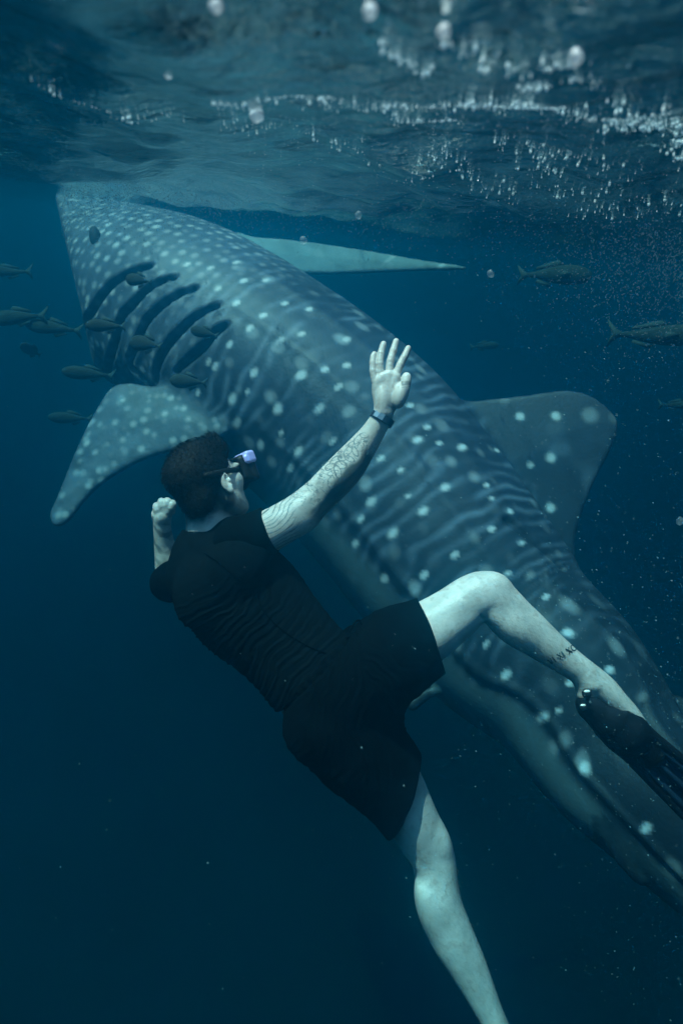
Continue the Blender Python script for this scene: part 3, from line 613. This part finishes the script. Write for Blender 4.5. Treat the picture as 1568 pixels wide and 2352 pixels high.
# raised seams down the back and a collar
def tube(pts,r,k=6):
    P=np.array(pts,float); t=np.gradient(P,axis=0); V=[];Q=[]
    for i,p in enumerate(P):
        a=unit(np.cross(t[i],[.3,.2,1])); b=unit(np.cross(t[i],a)); 
        for j in range(k): V.append(p+r*(a*math.cos(2*math.pi*j/k)+b*math.sin(2*math.pi*j/k)))
    for i in range(len(P)-1):
        for j in range(k): Q.append((i*k+j,i*k+(j+1)%k,(i+1)*k+(j+1)%k,(i+1)*k+j))
    return np.array(V),np.array(Q)
shv=sh.data; SV=np.empty(len(shv.vertices)*3); shv.vertices.foreach_get('co',SV); SV=tocam(SV.reshape(-1,3)+MAN); SPJ=proj(SV)
def onto(V,PJ,u,v,off=.0):
    d=np.hypot(PJ[:,0]-u,PJ[:,1]-v); c=np.where(d<5)[0]
    if len(c)==0: c=[d.argmin()]
    j=c[np.argmin(-V[c,2])]; return pc(u,v,-V[j,2]-off)
def seamline(pts,step=24): 
    P=np.array(pts,float); C2=catmull(np.hstack([P,P*0]),step)[:,:2]; return [onto(SV,SPJ,u,v,.0005) for u,v in C2]
for pts in ([(470,1218+52),(500,1290),(548,1330),(590,1345)],[(590,1345),(598,1390),(640,1440),(700,1480),(748,1500)]):
    v,q=tube(seamline(pts,10),.0016,5); part('seam',v,q,black2,parent=sh)
th=np.linspace(0,2*math.pi,49); cc=pc(481,1231,1.975); ca_=unit([.96,.28,0]); cb_=unit([.03,-.10,-1])
v,q=tube([cc+ca_*.066*math.cos(t)+cb_*.064*math.sin(t) for t in th],.006,8); part('collar',v,q,black,parent=sh)
# ---- shorts
F=Field([-.16,-.92,-2.20],[.36,-.16,-1.66],.0031)
CH(F,[(735,1545,117,1.93),(765,1590,128,1.92),(790,1625,122,1.92)],k=.02,n=VZ,f=.80)
F.ell(pc(740,1672,1.86),[.105,.105,.085],None,.05); F.ell(pc(800,1560,1.86),[.10,.10,.085],None,.05)
CH(F,[(800,1560,122,1.91),(860,1525,112,1.9),(930,1488,98,1.9),(985,1460,86,1.9),(1040,1430,84,1.9)],k=.03,n=VZ,f=.95)
CH(F,[(770,1640,112,1.92),(815,1705,108,1.92),(870,1765,94,1.93),(928,1830,84,1.93),(970,1890,80,1.94)],k=.03,n=VZ,f=.95)
F.cone(pc(880,1640,1.9),pc(850,1600,1.9),.05,.06,.05)
hc1=pc(990,1457,1.9); hn1=unit([.93,-.34+.0,0]); F.cut(hc1+unit([.93,.30,0])*.0,unit([.938,.345,0]),.004) if False else F.cut(hc1,unit([.935,.35,0]),.004)
hc2=pc(930,1826,1.93); F.cut(hc2,unit([.93,-.36,0]),.004) if False else F.cut(hc2,unit([.925,-.38,0]),.004)
wc=pc(735,1532,1.93); F.cut(wc,unit([-.72,.69,0]),.004)
# hollow legs
CH(F,[(960,1472,76,1.9),(1060,1420,78,1.9)],k=.004,n=VZ,f=.95,op='s'); CH(F,[(895,1790,76,1.93),(985,1905,76,1.94)],k=.004,n=VZ,f=.95,op='s')
v,q=F.mesh(2); n=vnorm(v,q)
v=folds(v,n,.0045,[(735,1535),(840,1560),(990,1457)],.10,15,lambda s,w:(1-sstep(150,230,s))*.7+.15)
v=v+n*(.007*fbm(v*7,3,9)+.0035*fbm(v*19,2,19))[:,None]
shm=cloth_mat('shorts_cloth',(.0012,.0024,.0036),3); shorts=part('shorts',v,q,shm)
# gathered waistband
a=unit([.69,.72,0]); b=unit([.02,.0,-1]); wd_=unit([-.72,.69,0]); wc=pc(733,1531,1.925); V=[];Q=[]; nn_=180
for i in range(nn_):
    t=2*math.pi*i/nn_; g=.0022*math.sin(i*1.15+.6*math.sin(i*.3))
    for (rr_,z) in ((.0,-.022),(.004+g,-.018),(.005+g*1.5,-.004),(.004+g,.012),(.0,.015),(-.008,.0)): 
        V.append(wc+(a*(.143+rr_)*math.cos(t)+b*(.112+rr_)*math.sin(t))+wd_*(z))
for i in range(nn_):
    for j in range(6): Q.append((i*6+j,i*6+(j+1)%6,((i+1)%nn_)*6+(j+1)%6,((i+1)%nn_)*6+j))
part('waistband',np.array(V),np.array(Q),shm,parent=shorts)
cd=catmull(np.array([[*pc(800,1455,1.86),0],[*pc(815,1430,1.87),0],[*pc(826,1426,1.88),0],[*pc(832,1446,1.88),0],[*pc(826,1466,1.87),0],[*pc(800,1462,1.86),0],[*pc(790,1476,1.86),0]]),6)[:,:3]
v,q=tube(cd,.0028,6); part('drawstring',v,q,shm,parent=shorts)
# ---- wristband
wp=pc(877,962,1.915); wa=unit(np.array([22,-32*-1,0.])); wa=unit([.53,.85,0]); wb_=unit([.85,-.53,0]); V=[];Q=[];nn_=40
for i in range(nn_):
    t=2*math.pi*i/nn_; c_=math.cos(t);s_=math.sin(t); e=(abs(c_)**4+abs(s_)**4)**-.25*.35+.65
    for (rr_,z) in ((-.004,-.0105),(.0012,-.010),(.0012,.010),(-.004,.0105)): V.append(wp+wb_*(.0335+rr_)*c_*e+VZ*(.0315+rr_)*s_*e+wa*z)
for i in range(nn_):
    for j in range(4): Q.append((i*4+j,i*4+(j+1)%4,((i+1)%nn_)*4+(j+1)%4,((i+1)%nn_)*4+j))
mb_=mat('band_rubber',(.012,.02,.035),.35,.5); wbo=part('wristband',np.array(V),np.array(Q),mb_,smoothf=False)
def boxm(c,M,h,bev=.0):
    V=[];
    for x_ in (-1,1):
        for y_ in (-1,1):
            for z_ in (-1,1): V.append(np.asarray(c)+M[0]*h[0]*x_+M[1]*h[1]*y_+M[2]*h[2]*z_)
    return np.array(V),np.array([(0,1,3,2),(4,6,7,5),(0,4,5,1),(2,3,7,6),(0,2,6,4),(1,5,7,3)])
MW=np.array([wb_,wa,VZ]); 
for i,off in enumerate((-.0185,-.0045)):
    v,q=boxm(wp+wb_*off+VZ*(.0325 if i else .0285),np.array([unit(wb_+VZ*(-.1 if i else .45)),wa,unit(VZ-wb_*(-.1 if i else .45))]),(.0072,.0088,.0022)); part('link_plate',v,q,mat('brushed_plate',(.16,.24,.34),.4,.5),parent=wbo,smoothf=False)
# ---- swim mask
mrub=mat('mask_rubber',(.004,.005,.006),.55,.25); F=Field([-.45,-.10,-2.25],[.0,.20,-1.78],.0024)
F.box(hp(0,.104,.008),[.072,.022,.040],HM,.016,.006); F.box(hp(0,.122,.008),[.078,.013,.045],HM,.012,.006); F.ell(hp(0,.118,-.026),[.024,.030,.024],HM,.012)
F.box(hp(0,.082,.008),[.058,.030,.030],HM,.012,.004,'s')
v,q=F.mesh(1); mask=part('swim_mask',v,q,mrub)
for sg in (-1,1):
    v,q=boxm(hp(sg*.037,.137,.008),HM,(.031,.002,.033)); part('lens',v,q,mat('lens_glass',(.25,.22,.55),.08,.8),parent=mask,smoothf=False)
F=Field([-.40,-.06,-2.25],[.0,.22,-1.75],.0022); F.box(hp(.052,.121,.034),[.031,.018,.019],HM,.009,.0); F.box(hp(.060,.112,.030),[.020,.016,.013],HM,.008,.004); 
v,q=F.mesh(1); part('side_window',v,q,mat('lavender_glass',(.42,.40,.80),.25,.6),parent=mask)
V=[];Q=[]; nn_=60
for i in range(nn_):
    t=2*math.pi*i/nn_; c_=math.cos(t); s_=math.sin(t); fr_=.5+.5*s_; zz=.006*fr_+.012*(1-fr_)
    for (rr_,z) in ((.0,-.008),(.0025,-.0075),(.0025,.0075),(.0,.008)): V.append(hp((.0775+rr_)*c_,-.012+(.099+rr_)*s_ if s_<0 else -.012+(.125+rr_)*s_,zz+z))
for i in range(nn_):
    for j in range(4): Q.append((i*4+j,i*4+(j+1)%4,((i+1)%nn_)*4+(j+1)%4,((i+1)%nn_)*4+j))
part('strap',np.array(V),np.array(Q),mrub,parent=mask)
# ---- swim fins
mfin=mat('fin_rubber',(.006,.007,.009),.32,.5); mbl=mat('fin_channel',(.012,.024,.045),.3,.5)
def swimfin(heel,toe,tip,dn,d,view=True):
    """heel, toe, tip: picture points; blade seen partly from its edge"""
    h=pc(*heel,d);t=pc(*toe,d);e=pc(*tip,d+dn); ax_=unit(e-t); sd_=unit(np.cross(ax_,VZ)); nrm_=unit(sd_*.25+VZ*.95); wdd=unit(np.cross(ax_,nrm_)); M=np.array([ax_,wdd,nrm_])
    lo=np.minimum(np.minimum(h,t),e)-.16; hi=np.maximum(np.maximum(h,t),e)+.16; F=Field(lo,hi,.0036)
    F.cone(h,h*.5+t*.5,.040,.050,.01,nrm_,.9); F.cone(h*.5+t*.5,t,.050,.056,.01,nrm_,.8); F.cone(t,t+ax_*.10,.056,.040,.02,nrm_,.5)
    F.cone(h+sd_*0,h-ax_*.02,.036,.03,.01)
    L_=np.linalg.norm(e-t)
    for sg in (-1,1): F.cone(t+wdd*.040*sg-ax_*.05,e+wdd*.088*sg,.015,.007,.012)
    v,q=F.mesh(1); o=part('swim_fin',v,q,mfin,label=None) if False else part('swim_fin',v,q,mfin)
    V=[];Q=[];na_,nb_=40,24
    for top in (1,-1):
        for i in range(na_+1):
            for j in range(nb_+1):
                a_=i/na_; b_=j/nb_*2-1; cup=.012*math.cos(b_*math.pi*3)*(1-.5*a_)+.02*b_*b_*0; V.append(t+ax_*(a_*L_-.02+ .03*a_*(1-b_*b_)*-1)+wdd*b_*(.042+.048*a_)+nrm_*(cup+top*.0022))
    o2=(na_+1)*(nb_+1); idx_=lambda i,j,s:s*o2+i*(nb_+1)+j
    for i in range(na_):
        for j in range(nb_):
            Q.append((idx_(i,j,0),idx_(i+1,j,0),idx_(i+1,j+1,0),idx_(i,j+1,0))); Q.append((idx_(i,j,1),idx_(i,j+1,1),idx_(i+1,j+1,1),idx_(i+1,j,1)))
    for j in range(nb_): Q.append((idx_(na_,j,0),idx_(na_,j,1),idx_(na_,j+1,1),idx_(na_,j+1,0)))
    part('blade',np.array(V),np.array(Q),mbl,parent=o); return o,M
fo,FM=swimfin((1358,1624),(1436,1684),(1790,2010),.10,1.90)
CHv=None
# buckles and strap at the heel
for (u,v_,r_) in ((1346,1593,11),(1339,1624,10)):
    V,Fc=icos(3); part('buckle',V*np.array([r_*K*1.86,r_*K*1.86,.012])+pc(u,v_,1.862),Fc,mat('buckle_plastic',(.012,.013,.015),.12,.6),parent=fo)
swimfin((1178,2480),(1225,2590),(1330,2990),.05,1.86)
# ---- roman numerals tattooed on the calf, flat print on the skin
LV,LQ=RLEG; LP=proj(LV); 
O=np.array([1288.,1505.]); du=unit([.85,-.52]); dv=unit([.60,.80])  # reading direction, and down
def glyph(ch):
    S_=lambda x0,y0,x1,y1,w:((x0,y0),(x1,y1),w)
    if ch=='I': return 5,[S_(2.5,0,2.5,16,1.9),S_(0.6,.5,4.4,.5,1),S_(.6,15.5,4.4,15.5,1)]
    if ch=='V': return 12,[S_(1.5,0,6,16,2.2),S_(10.5,0,6,16,1.1),S_(0,.5,3.4,.5,1),S_(8.8,.5,12,.5,1)]
    if ch=='X': return 12,[S_(1.5,0,10.5,16,2.2),S_(10.5,0,1.5,16,1.1),S_(0,.5,3.6,.5,1),S_(8.4,.5,12,.5,1),S_(0,15.5,3.6,15.5,1),S_(8.4,15.5,12,15.5,1)]
    if ch=='C':
        a_=np.linspace(.75,2*math.pi-.75,12); P=[(6+5.4*math.cos(t),8+8*math.sin(t)) for t in a_]; return 12,[S_(*P[i],*P[i+1],1.7) for i in range(11)]
    return 6,[]
V=[];Q=[]; cx=0
txt='VI XI XC'; sc_=.88
LF=np.where((vnorm(LV,LQ)*(-LV)).sum(1)>0)[0]
def onsmooth(u,v_):
    d2=np.hypot(LP[LF,0]-u,LP[LF,1]-v_); c=np.argsort(d2)[:14]; w_=1/(d2[c]+1)**2; return pc(u,v_,(w_*-LV[LF[c],2]).sum()/w_.sum()-.003)
for ch in txt:
    wch,st_=glyph(ch)
    for (p0,p1,w_) in st_:
        p0=np.array(p0);p1=np.array(p1); e=unit(p1-p0); nn2=np.array([-e[1],e[0]]); ns_=4
        for i in range(ns_+1):
            c0=p0+(p1-p0)*i/ns_
            for sg in (-1,1):
                g_=c0+nn2*sg*w_*.8+np.array([cx,0]); uv=O+du*(g_[0]-38)*sc_+dv*(g_[1]-8)*sc_; V.append(onsmooth(uv[0],uv[1]))
        b_=len(V)-(ns_+1)*2
        for i in range(ns_): Q.append((b_+2*i,b_+2*i+1,b_+2*i+3,b_+2*i+2))
    cx+=wch+1.6
part('numeral_tattoo',np.array(V),np.array(Q),mat('tattoo_ink',(.012,.016,.02),.6,.1),smoothf=True)
# ---------- fish round the shark
mfb=mat('fish_back',(.05,.07,.07),.8,.15); nf=noise(mfb,30,3); L(mfb,ramp(mfb,nf.outputs[0],.3,.7,(.008,.016,.017),(.022,.036,.038)),BS(mfb).inputs['Base Color'])
mff=mat('fish_fin',(.03,.05,.055),.8,.1); mfe=mat('fish_eye',(.01,.01,.01),.6,.2)
def fish(u,v_,ln,ang,d,label,deep=.26,yaw=0,group='fish swimming round the shark'):
    Lm=ln*K*d; n_=28;m_=16; V=[];Q=[]
    for i in range(n_+1):
        t=i/n_; x=.5-t*.86; h=deep*.5*(math.sin(math.pi*min(1,t*.96+.02)**.72)**.85)*(1-.25*t)+.012*(t>.9); w=h*.55
        for j in range(m_):
            p=2*math.pi*j/m_; V.append((x,h*math.sin(p)*(1.0 if math.sin(p)>0 else 1.08),w*math.cos(p)))
    for i in range(n_):
        for j in range(m_): Q.append((i*m_+j,i*m_+(j+1)%m_,(i+1)*m_+(j+1)%m_,(i+1)*m_+j))
    c0=len(V); V.append((.505,0,0)); V.append((-.37,0,0))
    for j in range(0,m_): Q.append((c0,(j+1)%m_,j,c0)); Q.append((c0+1,n_*m_+j,n_*m_+(j+1)%m_,c0+1))
    Q4=[q for q in Q if q[0]!=q[3]]; tri=[q[:3] for q in Q if q[0]==q[3]]
    a_=math.radians(ang); y_=math.radians(yaw+((u*13)%17-8)*2.2)
    B=np.array([[math.cos(a_)*math.cos(y_),math.sin(a_)*math.cos(y_),math.sin(y_)],[-math.sin(a_),math.cos(a_),0],[0,0,1]]); 
    if math.cos(a_)<0: B[1]=-B[1]
    B[2]=np.cross(B[0],B[1]); o=pc(u,v_,d); org_=toworld(o[None])[0]
    bend=((u*7+v_*3)%11-5)/5*.22
    def T_(P):
        P=np.array(P,float); P[:,2]+=bend*np.minimum(P[:,0]-.1,0)**2*2; P[:,1]+=bend*.25*P[:,0]**2; return (P*Lm)@B+o
    root=empty('fish',org_,label,'fish',group)
    def pt(nm,P,q,m): 
        me=bpy.data.meshes.new(nm); me.from_pydata([tuple(x) for x in (toworld(T_(P))-org_)],[],[tuple(x) for x in q]); me.materials.append(m); me.polygons.foreach_set('use_smooth',[True]*len(me.polygons)); me.update(); return link(nm,me,parent=root)
    pt('body',V,Q4+tri,mfb)
    def plate(out,th=.006):
        k=len(out); P=[(x,y,th) for x,y in out]+[(x,y,-th) for x,y in out]; c=np.array(out).mean(0); P+= [(c[0],c[1],th*1.4),(c[0],c[1],-th*1.4)]
        q=[]
        for i in range(k): i2=(i+1)%k; q+=[(i,i2,2*k),(k+i2,k+i,2*k+1),(i2,i,k+i,k+i2)]
        return P,q
    pt('tail_fin',*plate([(-.34,.022),(-.40,.05),(-.50,.15),(-.47,.05),(-.44,0),(-.47,-.05),(-.50,-.15),(-.40,-.05),(-.34,-.022)]),mff)
    pt('dorsal_fin',*plate([(.12,deep*.46),(.05,deep*.66),(-.05,deep*.58),(-.25,deep*.34),(-.24,deep*.22),(0,deep*.36)],.004),mff)
    pt('anal_fin',*plate([(-.02,-deep*.44),(-.07,-deep*.62),(-.25,-deep*.34),(-.22,-deep*.22)],.004),mff)
    P,q=plate([(.22,-.01),(.12,.02),(.06,-.02),(.10,-.06)],.004); pt('pectoral_fin',[(x,y,z+deep*.29) for x,y,z in P],q,mff)
    V2,F2_=icos(2); pt('eye',V2*.012+np.array([.39,.02,deep*.16]),F2_,mfe)
    return root
fish(1272,630,165,-4,4.5,'large greenish fish swimming right beyond the raised hand, above the dorsal fin',.30)
fish(1505,770,215,-3,4.0,'long dark fish at the right edge above the dorsal fin tip',.24)
fish(14,624,128,180,4.6,'upper fish at the left edge level with the gill tops, tail beside the snout',.22)
fish(38,728,150,180,4.2,'fish cut by the left edge, directly left of the one touching the snout',.26)
fish(122,752,135,172,4.2,'fish just left of the snout whose tail touches the mouth corner',.26)
fish(205,858,118,176,3.9,'fish under the first gill slits, between the shark and open water',.27)
fish(163,960,98,178,4.3,'lowest fish on the left, beside the top of the near pectoral fin',.28)
fish(244,748,92,178,3.1,'fish crossing the lower ends of the first two gill slits',.34)
fish(74,806,62,150,4.6,'small fish turned away in open water below the left edge pair',.40,yaw=55)
fish(335,790,78,168,3.1,'dark fish over the middle of the third gill slit',.5)
fish(318,643,62,170,3.1,'small fish over the upper end of the first gill slit',.5)
fish(470,764,66,165,3.15,'small fish at the upper end of the rearmost gill slit',.42)
fish(432,876,84,175,3.1,'fish above the root of the near pectoral fin',.42)
fish(28,172,116,163,2.0,'dark fish just under the ripples at the upper left',.2)
fish(1556,930,90,0,4.6,'dark fish at the right edge beside the dorsal fin tip',.24)
fish(1112,794,66,5,5.6,'faint distant fish in blue water right of the raised hand',.28)
# ---------- bubbles and drifting specks
def bubmat(name,c,r):
    m=mat(name,c,r,.8); t=N(m,'ShaderNodeBsdfTranslucent'); t.inputs[0].default_value=(*c,1); x=N(m,'ShaderNodeMixShader'); x.inputs[0].default_value=.45; L(m,BS(m).outputs[0],x.inputs[1]); L(m,t.outputs[0],x.inputs[2]); L(m,x.outputs[0],m.node_tree.nodes['Material Output'].inputs[0]); return m
mbub=bubmat('bubble_skin',(.70,.86,.92),.12); mspk=bubmat('speck',(.35,.62,.68),.3)
V1,F1=icos(1); V0=np.array([(1,0,0),(-1,0,0),(0,1,0),(0,-1,0),(0,0,1),(0,0,-1)],float); F0=np.array([(0,2,4),(2,1,4),(1,3,4),(3,0,4),(2,0,5),(1,2,5),(3,1,5),(0,3,5)])
def swarm(name,P,Rr,m,dirv=None,el=1,base=(V1,F1),kind='stuff',cam_=True,**k):
    P=np.asarray(P);Rr=np.asarray(Rr); n_=len(P); B=base[0][None]*Rr[:,None,None]
    if dirv is not None: 
        dv_=np.asarray(dirv,float); dv_=dv_/np.linalg.norm(dv_,axis=-1,keepdims=True); dv_=np.broadcast_to(dv_,(n_,3)); B=B+dv_[:,None,:]*(B*dv_[:,None,:]).sum(-1,keepdims=True)*(el-1)
    V=(B+P[:,None,:]).reshape(-1,3); Q=(base[1][None]+(np.arange(n_)*len(base[0]))[:,None,None]).reshape(-1,3)
    return link(name,mkmesh(name,V,Q,m,cam=cam_),kind=kind,**k)
mthin=bubmat('thin_bubble',(.45,.6,.7),.2); _t=N(mthin,'ShaderNodeBsdfTransparent'); _x=N(mthin,'ShaderNodeMixShader'); _x.inputs[0].default_value=.82; _s=mthin.node_tree.nodes['Material Output'].inputs[0].links[0].from_socket; L(mthin,_s,_x.inputs[1]); L(mthin,_t.outputs[0],_x.inputs[2]); L(mthin,_x.outputs[0],mthin.node_tree.nodes['Material Output'].inputs[0])
mhalf=mthin.copy(); mhalf.name='soft_bubble'; [setattr(n_.inputs[0],'default_value',.35) for n_ in mhalf.node_tree.nodes if n_.type=='MIX_SHADER' and any(l.from_node.type=='BSDF_TRANSPARENT' for i_ in n_.inputs for l in i_.links)]; [setattr(n_.inputs[0],'default_value',(.75,.85,.9,1)) for n_ in mhalf.node_tree.nodes if n_.type=='BSDF_TRANSLUCENT']; BS(mhalf).inputs['Base Color'].default_value=(.75,.85,.9,1)
rb=np.random.RandomState(8)
def surfpt(u,v_,below):
    dr=toworld(pc(u,v_,1.)[None])[0]-np.array([0,0,CAM_Z]); t=-CAM_Z/max(dr[2],.012); p=np.array([0,0,CAM_Z])+dr*t
    z=float(wave(np.array(p[0]),np.array(p[1]))); p[2]=z-below; return p,t
V2_,F2b=icos(3)
BL=[(318,68,17,'round pale bubble just under the ripples, left of the twin bubbles'),(374,80,15,'upper of two bubbles touching near the top left'),(384,158,18,'pale bubble hanging below the touching pair at the top left'),(451,124,17,'ragged bubble right of the touching pair near the surface'),(590,264,15,'lone bright bubble under the surface right of the bubble cluster'),(497,14,15,'bubble cut close to the top edge left of centre'),(697,552,8,'thin clear bubble above the far pectoral fin'),(1126,629,8,'faint round bubble between far pectoral tip and greenish fish'),(850,25,15,'pale bubble at the top edge right of centre'),(1018,72,14,'bubble at the head of the glint line at the upper right'),(823,494,8,'small bubble over the middle of the far pectoral fin'),(1322,132,16,'bright bubble at the right end of the upper glint line'),(1560,1196,8,'small clear bubble at the right edge beside the dorsal fin')]
for u,v_,r_,lab in BL:
    d_=min(.95,surfpt(u,max(v_,5),.0)[1]*.86) if v_<300 else 1.6; c_=pc(u,v_,d_); rr_=r_*K*d_; V=V2_*np.array([1,1.12,1])*(1+.28*vnoise(V2_*1.7,int(u)))[:,None]
    org_=toworld(c_[None])[0]; link('air_bubble',mkmesh('air_bubble',V*rr_+c_,F2b,mthin if v_>480 else mhalf,org=org_),loc=org_,label=lab,category='bubble',group='bubbles near the surface')
for u,v_,r_,lab in ((1347,1588,6,'silver air bead standing in for a highlight on the upper heel buckle of the swim fin'),(1338,1620,5,'silver air bead standing in for a highlight on the lower heel buckle of the swim fin')):
    c_=pc(u,v_,1.835); org_=toworld(c_[None])[0]; link('air_bubble',mkmesh('air_bubble',V2_*np.array([1.25,.6,.5])*r_*K*1.84+c_,F2b,mat('silver_highlight',(.85,.88,.85),.15,.8),org=org_),loc=org_,label=lab,category='bubble',group='highlight beads on the swim fin')  # silver beads standing in for glossy highlights on the buckles
# small pale bubbles along the surface, many standing in for its glints
lines=[([(60,128),(130,165),(210,195),(300,220),(430,240)],60,.9),([(480,165),(560,182),(700,205),(830,232),(960,245),(1080,240),(1200,245),(1230,275)],330,1.),([(500,250),(560,285),(680,290),(740,330),(800,330),(860,372)],60,.9),([(900,265),(980,290),(1060,300)],70,1.),([(1060,250),(1150,270),(1220,250),(1300,295),(1390,310),(1420,330),(1500,350),(1568,400)],300,1.1),([(940,390),(1020,360),(1100,418),(1180,425),(1240,400),(1330,440),(1568,455)],190,.9),([(1120,360),(1200,380),(1330,385),(1450,400)],110,.8),
 ([(1020,70),(1080,98),(1140,118),(1200,130),(1270,128),(1322,130)],70,1.6),([(890,60),(930,120),(960,150),(990,170)],50,1.5),([(1200,210),(1280,190),(1340,180),(1380,220)],50,1.3),([(1400,270),(1440,300),(1530,290)],40,1.1),([(1380,330),(1470,345),(1540,370),(1568,385)],90,1.1)]
P=[];Rr=[]
for pts,cnt,sc_ in lines:
    pts=np.array(pts,float); seg=np.linalg.norm(np.diff(pts,axis=0),axis=1); cs=np.concatenate([[0],np.cumsum(seg)])
    for k_ in range(cnt):
        s_=rb.uniform(0,cs[-1]); u=np.interp(s_,cs,pts[:,0])+rb.normal(0,9); v_=np.interp(s_,cs,pts[:,1])+rb.normal(0,9); p,t=surfpt(u,v_,.0012); P.append(p); Rr.append(min(.012,t*K*(rb.uniform(.7,1.9)+ (rb.rand()<.14)*2.4)*sc_))
for k_ in range(700):
    u=rb.uniform(560,1568); v_=rb.normal(330,95)+.06*(u-1000); 
    if v_<10 or v_>500: continue
    p,t=surfpt(u,v_,.006); P.append(p); Rr.append(min(.010,t*K*rb.uniform(.35,.9)))
swarm('glint_bubbles',P,Rr,mbub,cam_=False,label='fine pale bubbles under the water surface, standing in for its glints')
# drifting specks
P=[];Rr=[]
for k_ in range(1000):
    u=1568-abs(rb.normal(0,260)) if rb.rand()<.8 else rb.uniform(0,1568); v_=rb.normal(1560,330) if rb.rand()<.7 else rb.uniform(600,2300); d_=rb.uniform(.9,2.4)
    P.append(pc(u,v_,d_)); Rr.append(d_*K*rb.choice([.45,.6,.8,1.1],p=[.4,.35,.18,.07]))
swarm('drifting_specks',P,Rr,mspk,(.75,-.62,.2),2.4,(V0,F0),label='drifting pale specks in the water')
P=[];Rr=[]
for k_ in range(4200):
    u=1568-abs(rb.normal(0,170)); v_=rb.normal(590,110); d_=rb.uniform(1.3,3.4)
    if rb.rand()<.2: u=rb.uniform(800,1568); v_=rb.normal(500,60)
    P.append(pc(u,v_,d_)); Rr.append(d_*K*rb.uniform(.35,1.0))
for k_ in range(5000):
    u=abs(rb.normal(0,300))+140; v_=rb.normal(455,40)+.03*u; d_=rb.uniform(2.2,3.9)
    P.append(pc(u,v_,d_)); Rr.append(d_*K*rb.uniform(.3,.9))
swarm('fine_bubbles',P,Rr,bubmat('fine_bubble',(.16,.26,.34),.4),(.6,.75,.1),2.6,(V0,F0),label='cloud of very fine bubbles')
P=[];Rr=[]
for k_ in range(260):
    t=rb.rand(); P.append(pc(160+t*82+rb.normal(0,7+10*t),-5+t*118+rb.normal(0,6),.75+rb.normal(0,.01))); Rr.append(K*.75*rb.uniform(1.2,2.6))
swarm('bubble_trail',P,Rr,bubmat('trail_bubble',(.40,.48,.55),.3),None,1,label='pale trail of fine bubbles')
